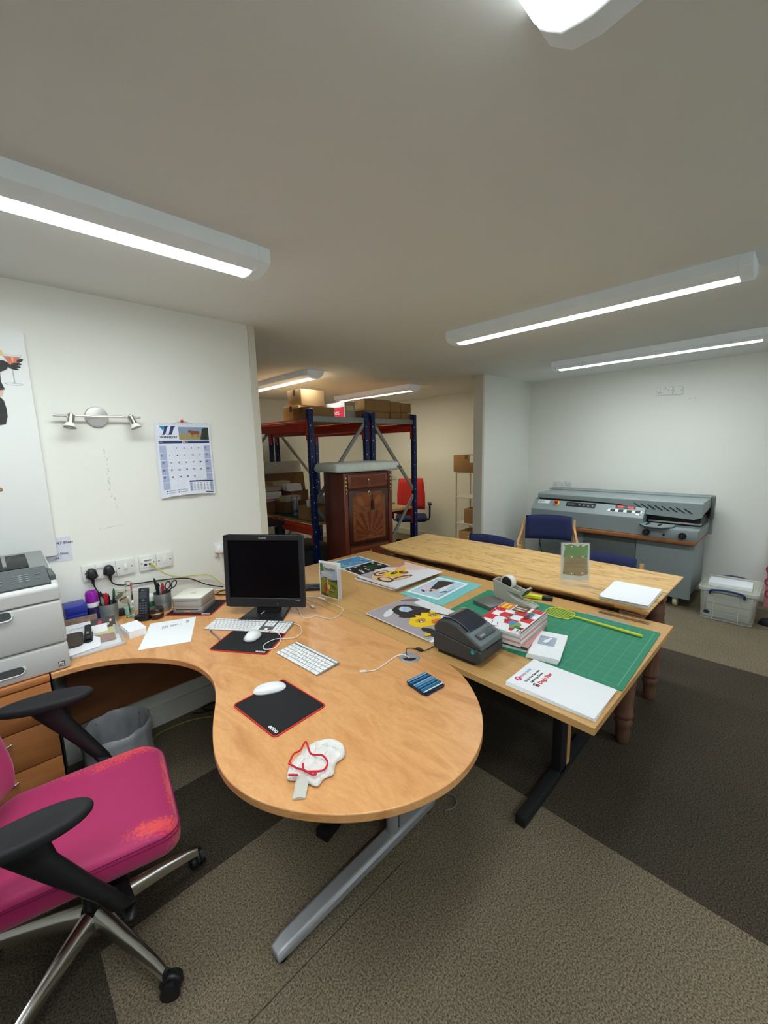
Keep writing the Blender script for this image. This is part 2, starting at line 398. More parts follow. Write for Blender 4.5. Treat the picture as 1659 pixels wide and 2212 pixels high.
# foot rail, column and levelling foot
mb = MB()
pf = [(.462, 1.012, .028), (.50, 1.013, .030), (.75, 1.018, .031), (1.0, 1.022, .032), (1.22, 1.026, .031), (1.25, 1.027, .026)]
mb.loft([[(x, y-wd, .022), (x, y-wd, h-.012), (x, y-wd+.01, h), (x, y+wd-.01, h), (x, y+wd, h-.012), (x, y+wd, .022)] for (x, y, wd), h in zip(pf, (.045, .056, .062, .066, .062, .05))], SILV)
mb.build('foot_rail', t, bev=(.004, 2))
mb = MB(); mb.cyl((1.0, 1.022, .06), (1.0, 1.022, .705), .024, SILV); mb.box((1.10, 1.024, .385), (.15, .045, .64), SILV, bev=.004); mb.box((1.19, 1.024, .385), (.03, .06, .64), SILV, bev=.004)
mb.box((1.09, 1.024, .695), (.36, .05, .02), SILV, bev=.003)
mb.build('column', t)
MB().cyl((.488, 1.013, 0), (.488, 1.013, .024), .021, BLACK).build('levelling_foot', t)
MB().cyl((1.21, 1.026, 0), (1.21, 1.026, .024), .021, BLACK).build('levelling_foot', t)
MB().box((.72, 2.40, .485), (1.10, .018, .44), wood('dark_underside', [(.3, sr(120, 74, 42)), (.7, sr(136, 84, 50))], 'X', 4, 3, .5)).build('modesty_panel', t)
mb = MB()
for y0, y1 in ((1.3, 2.4),): mb.box((1.15, (y0+y1)/2, .05), (.06, 1.1, .05), SILV)
mb.box((1.15, 1.9, .37), (.05, .10, .66), SILV)
mb.build('rear_frame', t)
mb = MB(); M = Matrix.Translation((1.156, 1.056, .73))
mb.lathe([(.006, .0005), (.028, .002), (.034, .004), (.040, .004), (.043, .0015), (.043, 0)], SILV, M, 36, cap=False)
mb.build('cable_grommet', t)
mb = MB(); mb.poly([(1.156+x, 1.056+y, .7325) for x, y in EL(0, 0, .030, .030, 0, 24, R(150), R(300))], BLACK); mb.build('grommet_slot', t, smooth=0)

# drawer pedestal
t = thing('drawer_pedestal', 'wood-effect drawer pedestal standing under the big grey printer', 'drawer unit', (0, 0, 0))
MB().box((-.145, 2.25, .7175), (.48, .50, .025), PEARV, bev=.002).build('top', t)
MB().box((-.145, 2.255, .36), (.478, .47, .68), PEARV).build('body', t)
for z0, z1 in ((.546, .700), (.384, .541), (.222, .379), (.03, .217)):
    d = MB().box((-.145, 2.010, (z0+z1)/2), (.478, .018, z1-z0), PEARV, bev=.0015).build('drawer', t)
    z = z1-.038
    MB().tube(catmull([(-.20, 2.0, z), (-.19, 1.985, z), (-.13, 1.978, z), (-.07, 1.985, z), (-.045, 2.0, z)], 5), .0045, CHROME).build('handle', d)
MB().box((.1035, 2.25, .35), (.006, .49, .70), BLACKM).build('black_gap_sheet', t)  # black sheet in the narrow gap between pedestal and desk

# middle table
MT = [(1.224, .368), (2.202, .355), (2.228, 2.487), (1.254, 2.503)]
t = thing('work_table', 'plain beech-topped work table on black metal legs with the green mat on it', 'table')
MB().prism(MT, .702, .7288, BEECH).build('table_top', t, bev=(.002, 2))
for y in (.69, 2.2):
    mb = MB()
    mb.box((1.79, y, .028), (.74, .045, .045), BLACKM, bev=.004)
    mb.box((1.79, y, .68), (.80, .045, .04), BLACKM)
    mb.box((1.80, y, .36), (.07, .045, .66), BLACKM, bev=.004)
    mb.build('leg_frame', t)
MB().box((1.80, 1.445, .66), (.05, 1.46, .04), BLACKM).build('crossbar', t)
MB().box((1.852, .672, .375), (.035, .012, .65), BEECHE).build('leg_cover_strip', t)

# spalted wooden table
t = thing('wooden_table', 'thick spalted wooden table with a live edge and turned legs', 'table')
edge = []
random.seed(3)
for k in range(25):
    f = k/24; y = .452+f*(2.385-.452)
    x = 2.188+.075*f + .010*math.sin(f*13)+.006*math.sin(f*31+1)+random.uniform(-.002, .002)
    if f > .3 and f < .6: x += .012*math.sin((f-.3)/.3*PI)
    edge.append((x, y))
poly = [(2.905, .440), (2.93, 1.4), (2.895, 2.405)] + edge[::-1]
mb = MB(); n = len(poly)
def inset(P, z, d): return [((x+d*(1 if x < 2.5 else -1)) if True else x, y+(0 if .5 < y < 2.3 else d*(1 if y < 1.4 else -1)), z) for x, y in P]
mb.loft([inset(poly, .738, .030), inset(poly, .748, .014), inset(poly, .762, .004), inset(poly, .772, 0), inset(poly, .776, .004)], SPALT)
mb.build('table_top', t, smooth=30)
BARK = wood('dark_bark_edge', [(.3, sr(74, 48, 26)), (.55, sr(128, 88, 48)), (.8, sr(92, 60, 32))], 'Y', 4, 9, .7)
mb = MB()
for k in range(2, 20):
    x, y = edge[k]; x2, y2 = edge[k+1]
    mb.loft([[(x+.006+a, y, z) for a, z in ((.0, .764), (-.006, .757), (.002, .745), (.02, .740))], [(x2+.006+a, y2, z) for a, z in ((.0, .764), (-.006, .757), (.002, .745), (.02, .740))]], BARK, cap=False, closed=False)
mb.build('bark_edge', t, smooth=50)
mb = MB()
for a, b in (((2.33, .53), (2.33, 2.3)), ((2.82, .53), (2.82, 2.3)), ((2.33, .53), (2.82, .53)), ((2.33, 2.3), (2.82, 2.3))):
    mb.box(((a[0]+b[0])/2, (a[1]+b[1])/2, .69), (abs(a[0]-b[0])+.022, abs(a[1]-b[1])+.022, .095), OAKLEG)
mb.build('apron', t)
LEGP = [(.0, .0), (.024, .0), (.030, .01), (.033, .03), (.034, .075), (.037, .10), (.044, .118), (.038, .135), (.036, .142), (.045, .155), (.047, .165), (.041, .18), (.043, .26), (.050, .42), (.052, .50), (.045, .545), (.05, .56), (.046, .575), (.046, .64)]
for x, y in ((2.262, .545), (2.79, .545), (2.32, 2.27), (2.79, 2.27)):
    mb = MB(); mb.lathe([(r, z) for r, z in LEGP], OAKLEG, Matrix.Translation((x, y, 0)), 28); mb.box((x, y, .685), (.09, .09, .105), OAKLEG, bev=.004)
    mb.build('leg', t, smooth=50)
# ------------------------------------------------------------------ chairs
def pink_fabric():
    m = bpy.data.materials.new('pink_fabric_worn'); m.use_nodes = True; nt = m.node_tree; b = nt.nodes['Principled BSDF']
    b.inputs['Roughness'].default_value = .62; b.inputs['Sheen Weight'].default_value = .25
    tc = nt.nodes.new('ShaderNodeTexCoord'); sp = nt.nodes.new('ShaderNodeSeparateXYZ'); nt.links.new(tc.outputs['Object'], sp.inputs[0])
    def math_(op, a, b_=None, c=None):
        n = nt.nodes.new('ShaderNodeMath'); n.operation = op
        for i, v in enumerate((a, b_, c)):
            if v is None: continue
            if isinstance(v, (int, float)): n.inputs[i].default_value = v
            else: nt.links.new(v, n.inputs[i])
        return n.outputs[0]
    def blob(cx, cy, rx, ry):
        dx = math_('DIVIDE', math_('SUBTRACT', sp.outputs[0], cx), rx); dy = math_('DIVIDE', math_('SUBTRACT', sp.outputs[1], cy), ry)
        d = math_('ADD', math_('MULTIPLY', dx, dx), math_('MULTIPLY', dy, dy)); return math_('SUBTRACT', 1, d)
    f = math_('MAXIMUM', math_('MAXIMUM', blob(.15, .215, .16, .045), blob(.25, .0, .022, .26)), blob(.215, -.185, .13, .05))
    f = math_('MAXIMUM', f, math_('MULTIPLY', blob(.06, .2, .2, .06), .6))
    n = nt.nodes.new('ShaderNodeTexNoise'); n.inputs['Scale'].default_value = 130; n.inputs['Detail'].default_value = 6; n.inputs['Roughness'].default_value = .7; nt.links.new(tc.outputs['Object'], n.inputs['Vector'])
    n2 = nt.nodes.new('ShaderNodeTexNoise'); n2.inputs['Scale'].default_value = 16; nt.links.new(tc.outputs['Object'], n2.inputs['Vector'])
    v = math_('ADD', math_('MULTIPLY', f, .22), math_('ADD', math_('MULTIPLY', n.outputs['Fac'], .75), math_('MULTIPLY', n2.outputs['Fac'], .25)))
    mr = nt.nodes.new('ShaderNodeMapRange'); mr.inputs['From Min'].default_value = .60; mr.inputs['From Max'].default_value = .72; nt.links.new(v, mr.inputs['Value'])
    gate = nt.nodes.new('ShaderNodeMapRange'); gate.inputs['From Min'].default_value = -.6; gate.inputs['From Max'].default_value = .3; nt.links.new(f, gate.inputs['Value'])
    fac = math_('MULTIPLY', mr.outputs[0], gate.outputs[0])
    mx = nt.nodes.new('ShaderNodeMixRGB'); nt.links.new(fac, mx.inputs[0]); mx.inputs[1].default_value = (*sr(168, 16, 88), 1); mx.inputs[2].default_value = (*sr(226, 70, 72), 1)
    nt.links.new(mx.outputs[0], b.inputs['Base Color'])
    bp = nt.nodes.new('ShaderNodeBump'); bp.inputs['Strength'].default_value = .25; bp.inputs['Distance'].default_value = .001; nt.links.new(n.outputs['Fac'], bp.inputs['Height']); nt.links.new(bp.outputs[0], b.inputs['Normal'])
    return m
PINK = pink_fabric()
PINKP = mat('pink_fabric', sr(168, 16, 88), .65, noise=(60, .05), sheen=.25)
STITCH = mat('pink_stitching', sr(140, 20, 84), .7)
BLUEF = mat('navy_blue_fabric', sr(28, 36, 78), .85, noise=(120, .15), bump=(300, .3, .001))
REDF = mat('red_fabric', sr(190, 42, 34), .8, noise=(100, .08), bump=(300, .3, .001))
BENT = wood('bent_beech', [(.3, sr(186, 138, 84)), (.7, sr(208, 162, 106))], 'Z', 5, 6, .4)

def cushion(outline, levels, m, M=None):
    """outline: closed 2D loop; levels: (scale, z)"""
    M = M or Matrix(); cx = sum(p[0] for p in outline)/len(outline); cy = sum(p[1] for p in outline)/len(outline)
    mb = MB(); mb.loft([[M @ Vector((cx+(x-cx)*s, cy+(y-cy)*s, z+(zf(cx+(x-cx)*s, cy+(y-cy)*s) if (zf := levels_fn) else 0))) for x, y in outline] for s, z in levels], m); return mb
levels_fn = None

t = thing('office_chair', 'bright pink swivel chair with black armrests and worn orange patches', 'office chair', (.085, 1.475, 0), R(-9.5))
# seat: wide rounded pad that rolls down at the front
so = RR(-.235, -.235, .255, .245, .075, 7)
so = [(x, y*(1-.10*max(0, -(x))/.23)) for x, y in so]
def sz(x, y): return -.022*max(0, (x-.12)/.13)**2 + .008*(abs(y)/.24)**2
levels_fn = sz
mb = cushion(so, [(.84, .390), (.95, .394), (1.0, .412), (1.005, .445), (.995, .462), (.965, .474), (.90, .480), (.74, .4805), (.58, .480), (.42, .4795), (.28, .479), (.14, .4785), (.03, .4785)], PINK)
mb.build('seat', t, smooth=80, sub=1)
levels_fn = None
mb = MB()
mb.tube([(x*.988, y*.988, .4665+sz(x, y)) for x, y in so], .0022, STITCH, 6, closed=True)
mb.tube([(x*1.0, y*1.0, .4575+sz(x, y)) for x, y in so], .0016, STITCH, 6, closed=True)
mb.build('seat_piping', t, smooth=60)
# backrest: curved padded shell
def back(u, v, front):
    y = (u-.5)*2; z = .545+.52*v; wdt = .225*(1-.30*max(0, v-.35)**1.5)*(1-.55*max(0, .22-v)**1.2/.22**1.2*.6)
    e = (1-abs(y)**4)**.25 if abs(y) < 1 else 0
    ev = min(1, (min(v, 1-v)/.12))**.5
    d = .028*e**.5*ev
    x = -.205-.05*v+.055*y*y - .03*math.sin(v*PI)
    return Vector((x+(d if front else -d*.6), y*wdt, z))
mb = MB(); mb.grid(lambda u, v: back(u, v, 1), 20, 16, PINKP); mb.grid(lambda u, v: back(u, v, 0), 20, 16, PINKP)
mb.build('backrest', t, smooth=70, sub=1)
mb = MB(); mb.tube(catmull([(-.12, 0, .37), (-.26, 0, .40), (-.31, 0, .50), (-.30, 0, .75)], 6), .022, BLACK); mb.build('back_bracket', t)
# arms
for s, nm in ((-1, 'armrest'), (1, 'armrest')):
    M = Matrix.Translation((-.075, s*.315, .735)) @ Matrix.Rotation(R(s*-6), 4, 'Z')
    ol = EL(0, 0, .142, .052, 0, 36)
    ol = [(x, y*(1+.12*x/.14)) for x, y in ol]
    mb = MB(); mb.loft([[M @ Vector((x*k, y*k, z)) for x, y in ol] for k, z in ((.80, -.032), (.96, -.026), (1, -.016), (.985, -.006), (.93, .001), (.80, .003), (.45, .0), (.05, -.001))], BLACKM)
    a = mb.build(nm, t, smooth=80, sub=1)
    mb = MB()
    P = [Vector((-.085, s*.318, .712)), Vector((-.065, s*.318, .66)), Vector((.02, s*.312, .52)), Vector((.055, s*.305, .46))]
    rings = []
    for p, (a_, b_) in zip(P, ((.060, .018), (.050, .019), (.034, .020), (.030, .020))):
        rings.append([p+Vector((a_*math.cos(q), b_*math.sin(q), -a_*.35*math.cos(q))) for q in [2*PI*k/20 for k in range(20)]])
    mb.loft(rings, BLACK)
    mb.build('arm_sleeve', t, smooth=60)
    mb = MB()
    P = [Vector((.045, s*.306, .48)), Vector((.085, s*.30, .40)), Vector((.09, s*.27, .365)), Vector((.06, s*.10, .36))]
    rings = []
    for p, (a_, b_) in zip(P, ((.024, .014), (.026, .014), (.030, .013), (.030, .012))):
        rings.append([p+Vector((a_*math.cos(q), b_*math.sin(q)*(.9), b_*math.sin(q)*.6-a_*.25*math.cos(q))) for q in [2*PI*k/16 for k in range(16)]])
    mb.loft(rings, BLACK)
    mb.build('arm_upright', t, smooth=60)
MB().box((.0, 0, .365), (.24, .16, .045), BLACK, bev=.012).build('mechanism', t)
mb = MB(); mb.tube(catmull([(.05, -.07, .36), (.08, -.20, .355), (.10, -.27, .352)], 4), .006, BLACK); mb.ell((.105, -.285, .35), (.016, .03, .008), BLACK); mb.build('adjust_lever', t)
mb = MB(); mb.cyl((0, 0, .10), (0, 0, .24), .028, BLACK); mb.cyl((0, 0, .24), (0, 0, .36), .014, CHROME); mb.build('gas_lift', t)
ALU = mat('polished_aluminium', (.72, .71, .69), .2, 1)
mb = MB(); mb.lathe([(.0, .07), (.042, .07), (.046, .09), (.044, .125), (.034, .135), (0, .135)], ALU); mb.build('base_hub', t)
for k in range(5):
    a = R(-59.5+72*k); c, s_ = math.cos(a), math.sin(a)
    prof = [(.03, .024, .122, .030), (.10, .020, .118, .026), (.20, .016, .104, .022), (.29, .013, .088, .020), (.325, .012, .076, .016)]
    rings = []
    for r_, wd, zc, h in prof:
        rings.append([(c*r_-s_*y, s_*r_+c*y, zc+z) for y, z in [(-wd, -h), (-wd, h*.2), (-wd*.6, h*.75), (0, h), (wd*.6, h*.75), (wd, h*.2), (wd, -h)]])
    MB().loft(rings, ALU).build('base_leg', t, smooth=50)
    mb = MB(); q = Vector((c*.325, s_*.325, 0)); n_ = Vector((-s_, c, 0)); rad = Vector((c, s_, 0))
    ca = a+R(40+50*k); n_ = Vector((-math.sin(ca), math.cos(ca), 0)); fw = Vector((math.cos(ca), math.sin(ca), 0)); o_ = q+fw*.012
    for e in (-1, 1): mb.cyl(o_+n_*e*.008+Vector((0, 0, .027)), o_+n_*e*.024+Vector((0, 0, .027)), .027, BLACK)
    mb.tube([o_+fw*.024*math.cos(w_)+Vector((0, 0, .027+.03*math.sin(w_))) for w_ in [R(10+20*i) for i in range(9)]], .011, BLACK)
    mb.cyl(q+Vector((0, 0, .04)), q+Vector((0, 0, .085)), .008, BLACK)
    mb.build('caster', t, smooth=50)

# beech armchairs in blue fabric; local: seat faces +x
def armchair(label, loc, rz, group=None, arms=True):
    t = thing('armchair' if arms else 'side_chair', label, 'chair', loc, rz, group)
    mb = MB()
    # back pad
    def bp(u, v, f):
        y = (u-.5)*.445; z = .60+.235*v; e = min(1, min(u, 1-u)/.05)**.5*min(1, min(v, 1-v)/.12)**.5
        cr = .0 if .1 < v < .9 else 0
        return Vector((-.215-.055*v+.03*(2*u-1)**2+(.024 if f else -.014)*e, y*(1-.03*abs(v-.5)), z+.012*(1-(2*u-1)**2)*v))
    mb.grid(lambda u, v: bp(u, v, 1), 16, 10, BLUEF); mb.grid(lambda u, v: bp(u, v, 0), 16, 10, BLUEF); mb.build('backrest', t, smooth=70)
    MB().prism(RR(-.22, -.225, .235, .225, .05, 5), .405, .455, BLUEF, bev=.016, seg=3).build('seat', t, smooth=60)
    for s in (-1, 1):
        y = s*.245
        mb = MB()
        def flat(P, wd=.011, hh=.019):
            rings = []
            for i, p in enumerate(P):
                p = Vector(p); a = Vector(P[max(0, i-1)]); b = Vector(P[min(len(P)-1, i+1)]); d = (b-a).normalized(); n = d.cross(Vector((0, 1, 0))).normalized()
                rings.append([p+Vector((0, -wd, 0))-n*hh, p+Vector((0, wd, 0))-n*hh, p+Vector((0, wd, 0))+n*hh, p+Vector((0, -wd, 0))+n*hh])
            return rings
        mb.loft(flat(catmull([(-.30, y, 0), (-.245, y, .30), (-.235, y, .50), (-.25, y, .68), (-.275, y, .80)], 5)), BENT)
        mb.build('rear_post', t, smooth=40, bev=(.003, 2))
        if not arms:
            mb = MB(); mb.loft(flat(catmull([(.20, y*.9, .40), (.22, y*.9, .2), (.23, y*.9, 0)], 4)), BENT); mb.build('front_leg', t, smooth=40, bev=(.003, 2)); continue
        mb = MB(); mb.loft(flat(catmull([(-.25, y+s*.0, .72), (-.19, y+s*.012, .655), (-.08, y+s*.018, .63), (.06, y+s*.018, .628), (.16, y+s*.015, .615), (.215, y+s*.01, .56), (.225, y, .42), (.24, y, 0)], 6)), BENT)
        mb.build('arm_and_front_leg', t, smooth=40, bev=(.003, 2))
    for x in (-.19, .19): MB().box((x, 0, .385), (.03, .47, .035), BENT).build('seat_rail', t)
    if not arms:
        for c in [o for o in bpy.data.objects if o.parent == t and o.name.startswith(('backrest', 'rear_post'))]: c.location.z = -.047
    return t
a1 = armchair('blue chair with bent beech arms in front of the grey machine', (3.885, 1.70, 0), R(180+22.6))
a2 = armchair('blue chair behind the wooden table near the pillar, only its backrest top showing', (2.84, 1.84, 0), R(180), arms=False)
dup(a2, (2.84, .94, 0), R(180+3), 'blue chair behind the wooden table beyond the acrylic sign holder, backrest top showing')

# red and blue swivel chair behind the racking
t = thing('office_chair', 'office chair with a red back and blue seat beyond the racking', 'office chair', (4.78, 4.28, 0), R(222))
def rb(u, v, f):
    y = (2*u-1); z = .56+.50*v; wd = .225*(1-.25*max(0, v-.5)); e = min(1, min(u, 1-u)/.08)**.5*min(1, min(v, 1-v)/.1)**.5
    return Vector((-.20-.06*v+.03*y*y+(.035 if f else -.02)*e, y*wd, z))
mb = MB(); mb.grid(lambda u, v: rb(u, v, 1), 14, 12, REDF); mb.grid(lambda u, v: rb(u, v, 0), 14, 12, REDF); mb.build('backrest', t, smooth=70)
MB().prism(RR(-.22, -.24, .26, .24, .09, 6), .43, .50, BLUEF, bev=.025, seg=3).build('seat', t, smooth=60)
for s in (-1, 1):
    mb = MB(); mb.tube([(-.02, s*.1, .42), (-.02, s*.27, .42), (-.02, s*.29, .46), (-.02, s*.29, .66)], .014, BLACK); mb.build('arm_upright', t)
    MB().box((-.02, s*.29, .675), (.22, .06, .025), BLACK, bev=.01).build('armrest', t)
mb = MB(); mb.tube([(-.05, 0, .42), (-.22, 0, .44), (-.27, 0, .70)], .02, BLACK); mb.build('back_bracket', t)
mb = MB(); mb.cyl((0, 0, .06), (0, 0, .43), .022, BLACK); mb.build('gas_lift', t)
for k in range(5):
    a = R(20+72*k); c, s_ = math.cos(a), math.sin(a)
    MB().tube([(0, 0, .09), (c*.3, s_*.3, .065)], [.025, .015], BLACK).build('base_leg', t)
    mb = MB(); mb.cyl((c*.3-s_*.02, s_*.3+c*.02, .026), (c*.3+s_*.02, s_*.3-c*.02, .026), .026, BLACK); mb.build('caster', t)
# ------------------------------------------------------------------ racking, boxes, chest, machine: the far half of the room
BLUER = mat('blue_painted_steel', sr(20, 42, 94), .35)
REDR = mat('orange_red_painted_steel', sr(196, 58, 34), .4)
GALV = mat('galvanised_steel', sr(150, 154, 152), .45, .4, noise=(30, .08))
CHIP = mat('chipboard_deck', sr(176, 142, 98), .8, noise=(90, .12))
HOLE = mat('slot_dark', sr(8, 10, 16), .8)
FX, LX = (2.345, 3.07), (3.165, 3.86)   # post lines of the two bays
YF, YB = 3.40, 5.45
def post(t, x, y, h=1.955):
    mb = MB()
    mb.box((x, y, h/2), (.055, .05, h), BLUER, bev=.004)
    p = mb.build('post', t)
    mb = MB()
    z = .1
    while z < h-.03:
        mb.box((x-.012, y-.0255, z), (.008, .002, .012), WHITE if int(z*100) % 15 == 0 else HOLE)
        mb.box((x-.0281, y+.010, z), (.002, .012, .014), HOLE); z += .05
    o = mb.build('slot_holes', p, smooth=0); o['kind'] = 'stuff'
def beam(t, x, z, y0=YF+.02, y1=YB-.02, m=REDR):
    mb = MB(); mb.box((x, (y0+y1)/2, z), (.035, y1-y0, .10), m, bev=.003); mb.box((x-.012, (y0+y1)/2, z+.022), (.03, y1-y0, .022), m, bev=.003)
    for y in (y0, y1): mb.box((x-.02, y, z-.04), (.02, .03, .20), m, bev=.002)
    mb.build('beam', t)
def bay(label, xs, decks, diag):
    t = thing('racking_bay', label, 'shelving', (0, 0, 0))
    for x in xs:
        for y in (YF, YB): post(t, x, y)
        for z in decks: beam(t, x, z-.075)
    for z in decks:
        MB().box(((xs[0]+xs[1])/2, (YF+YB)/2, z-.0125), (xs[1]-xs[0]-.07, YB-YF-.02, .025), CHIP).build('shelf_deck', t)
    for y in (YF, YB):
        MB().box(((xs[0]+xs[1])/2, y, 1.865), (xs[1]-xs[0]-.05, .025, .055), GALV, bev=.002).build('cross_brace', t)
        a, b = diag
        for z0, z1 in ((1.86, 1.02), (1.0, .16)):
            p = Vector((xs[a], y, z0)); q = Vector((xs[b], y, z1)); d = q-p
            mb = MB(); mb.box(((p+q)/2)[:], (d.length-.05, .018, .036), GALV, Matrix.Rotation(-math.atan2(d.z, d.x), 3, 'Y')); mb.build('diagonal_brace', t)
            a, b = b, a
    return t
bay('blue and orange racking bay standing behind the inlaid wooden cabinet', FX, (1.875, .83), (1, 0))
bay('blue and orange racking bay nearer the red office chair', LX, (1.875, .83), (0, 1))

def carton(name, label, cat, x0, x1, y0, y1, z0, h, m=CARD, rz=0, tape=True, lab=None, group=None, flapm=None, open_=False):
    cx, cy = (x0+x1)/2, (y0+y1)/2; w, d = x1-x0, y1-y0
    t = thing(name, label, cat, (cx, cy, z0), rz, group)
    if open_:
        mb = MB(); th = .005
        for s in (-1, 1):
            mb.box((s*(w/2-th/2), 0, h/2), (th, d, h), m); mb.box((0, s*(d/2-th/2), h/2), (w-2*th, th, h), m)
        mb.box((0, 0, .003), (w, d, .006), m); mb.build('body', t, smooth=0)
    else: MB().box((0, 0, h/2), (w, d, h), m, bev=.004).build('body', t)
    if tape: MB().box((0, 0, h-.0002), (w+.003, .05, .0016), CARDD).box((0, 0, h-.03), (w+.003, .05, .06), CARDD).build('parcel_tape', t, smooth=0)
    if lab:
        MB().box((lab[0], -d/2-.0008, lab[1]), (lab[2], .001, lab[3]), PAPER).build('label_sheet', t, smooth=0)
        MB().box((lab[0], -d/2-.0016, lab[1]-lab[3]*.2), (lab[2]*.7, .0006, lab[3]*.25), INK).build('printed_lines', t, smooth=0)
    return t
ZT = 1.876
carton('cardboard_box', 'pale cardboard box underneath the topmost box on the racking', 'box', 2.47, 2.80, 3.77, 4.08, ZT, .155, CARDL, lab=(-.11, .04, .06, .06))
carton('cardboard_box', 'light cardboard box stacked highest, just under the ceiling light', 'box', 2.50, 2.80, 3.76, 4.02, ZT+.157, .165, CARDL)
carton('cardboard_box', 'long flat brown box at the front corner of the top shelf', 'box', 2.385, 2.70, 3.46, 3.75, ZT, .115, CARD, lab=(-.13, .06, .03, .08))
t = carton('envelope_box', 'white box with a raspberry red panel on the top shelf of the racking', 'box', 2.845, 2.99, 3.47, 3.82, ZT, .185, mat('grey_card', sr(160, 154, 138), .8), tape=False)
RSP = mat('raspberry_print', sr(206, 52, 78), .5)
MB().box((-.0733, 0, .0925), (.0012, .348, .183), WHITE).build('white_side', t, smooth=0)
MB().box((-.0744, 0, .068), (.001, .33, .13), RSP).build('red_panel', t, smooth=0)
text('opes', .075, WHITE, 'lettering', t, (-.0752, .06, .055), (R(90), 0, R(-90)))
MB().box((0, -.1754, .12), (.10, .001, .05), mat('buff_card', sr(196, 186, 140), .7)).build('label_sheet', t, smooth=0)
carton('cardboard_box', 'large brown box in the middle of the far top shelf, upper one', 'box', 3.10, 3.50, 3.44, 3.72, ZT+.095, .135, CARD)
carton('cardboard_box', 'low brown box carrying the large upper box on the far top shelf', 'box', 3.11, 3.49, 3.44, 3.72, ZT, .093, CARD)
for k, (xa, xb, zz, hh, lb) in enumerate([(3.515, 3.69, 0, .10, 'small brown box, lower left of the four at the end of the racking'), (3.70, 3.88, 0, .095, 'small brown box, lower right of the four at the end of the racking'),
                              (3.52, 3.68, .102, .115, 'small brown box, upper left of the four at the end of the racking'), (3.69, 3.87, .102, .11, 'small brown box, upper right of the four at the end of the racking')]):
    carton('cardboard_box', lb, 'box', xa, xb, 3.45, 3.70, ZT+zz, hh, CARD, group='four small boxes at the end of the racking')

# things on the lower deck
ZL = .832
t = thing('cutting_mat', 'dark green cutting mat under the spray can on the racking', 'cutting mat', (2.56, 4.12, ZL)); MB().prism(RR(-.17, -.36, .21, .36, .01), 0, .003, mat('dark_green_mat', sr(20, 80, 66), .6)).build('mat', t)
def can(label, x, y, z, r, h, m, capm=WHITE):
    t = thing('spray_can', label, 'spray can', (x, y, z))
    MB().lathe([(0, 0), (r, 0), (r, .01), (r, h*.82), (r*.9, h*.86), (r*.55, h*.9), (0, h*.9)], m).build('can_body', t, smooth=40)
    MB().lathe([(r*.5, h*.88), (r*.5, h), (0, h)], capm).build('nozzle', t)
    MB().lathe([(r*1.01, h*.18), (r*1.01, h*.32)], mat('blue_band', sr(60, 80, 150), .4), cap=False).build('printed_band', t)
can('silver and blue spray can on the green mat on the racking', 2.50, 3.99, ZL+.004, .028, .20, mat('silver_can', sr(140, 150, 170), .3, .5))
carton('cardboard_box', 'open brown box full of upright cards on the racking, behind the spray can', 'box', 2.47, 2.73, 4.17, 4.42, ZL+.004, .14, mat('dark_cardboard', sr(118, 84, 60), .85), open_=True, tape=False)
for k in range(9):
    MB().box((2.50+.024*k, 4.27, ZL+.12), (.004, .16, .16), PAPER if k % 3 else mat('buff_card', sr(196, 186, 140), .7), Matrix.Rotation(R(12), 3, 'Y')).build('index_card', smooth=0)
    tag(bpy.context.scene.collection.objects[-1] if False else COL.objects[-1], 'card standing upright in the brown box behind the spray can', 'card', 'upright cards in the racking box')
carton('cardboard_box', 'small open tan box at the front corner of the lower racking shelf', 'box', 2.375, 2.56, 3.47, 3.74, ZL, .155, CARD, open_=True, tape=False)
for k in range(4):
    o = MB().tube(catmull([(2.41+.032*k, 3.60, ZL+.01), (2.41+.032*k, 3.60, ZL+.17), (2.415+.032*k, 3.61, ZL+.215)], 4), [.017]*9, PAPER, 10).build('paper_roll', smooth=50)
    tag(o, 'white paper roll sticking out of the small open tan box', 'paper roll', 'paper rolls in the tan box')
carton('cardboard_box', 'brown box partly hidden behind the cabinet on the lower racking shelf', 'box', 2.60, 2.95, 3.46, 3.74, ZL, .15, CARD, tape=False)
carton('storage_box', 'pale grey-white box on the brown box beside the cabinet', 'box', 2.61, 2.93, 3.48, 3.72, ZL+.152, .08, mat('pale_grey_card', sr(190, 196, 204), .7), tape=False)
carton('cardboard_box', 'brown box with envelopes leaning in it, second row of the racking shelf', 'box', 2.76, 3.02, 4.50, 4.80, ZL, .22, mat('dark_cardboard', sr(118, 84, 60), .85), open_=True, tape=False)
for k in range(3):
    o = MB().box((2.89, 4.60+.05*k, ZL+.22), (.22, .003, .17), PAPER, RX(R(-24))).build('envelope', smooth=0); tag(o, 'large white envelope leaning in the second-row box', 'envelope', 'white envelopes in the second-row box')
o = MB().box((3.02, 5.34, ZL+.29), (.92, .02, .56), mat('white_foam_board', sr(200, 200, 194), .7), RX(R(-6))).build('foam_board', smooth=0); tag(o, 'big white board leaning at the back of the lower racking shelf', 'board')
o = MB().box((3.06, 5.24, ZL+.21), (.80, .02, .40), mat('dull_card', sr(112, 88, 58), .85), RX(R(-8))).build('cardboard_sheet', smooth=0); tag(o, 'brown cardboard sheet leaning against the big white board', 'cardboard')
carton('cardboard_box', 'buff lidded box at the back of the lower racking shelf', 'box', 2.76, 3.02, 4.92, 5.12, ZL, .32, mat('buff_card', sr(196, 186, 140), .7), tape=False)
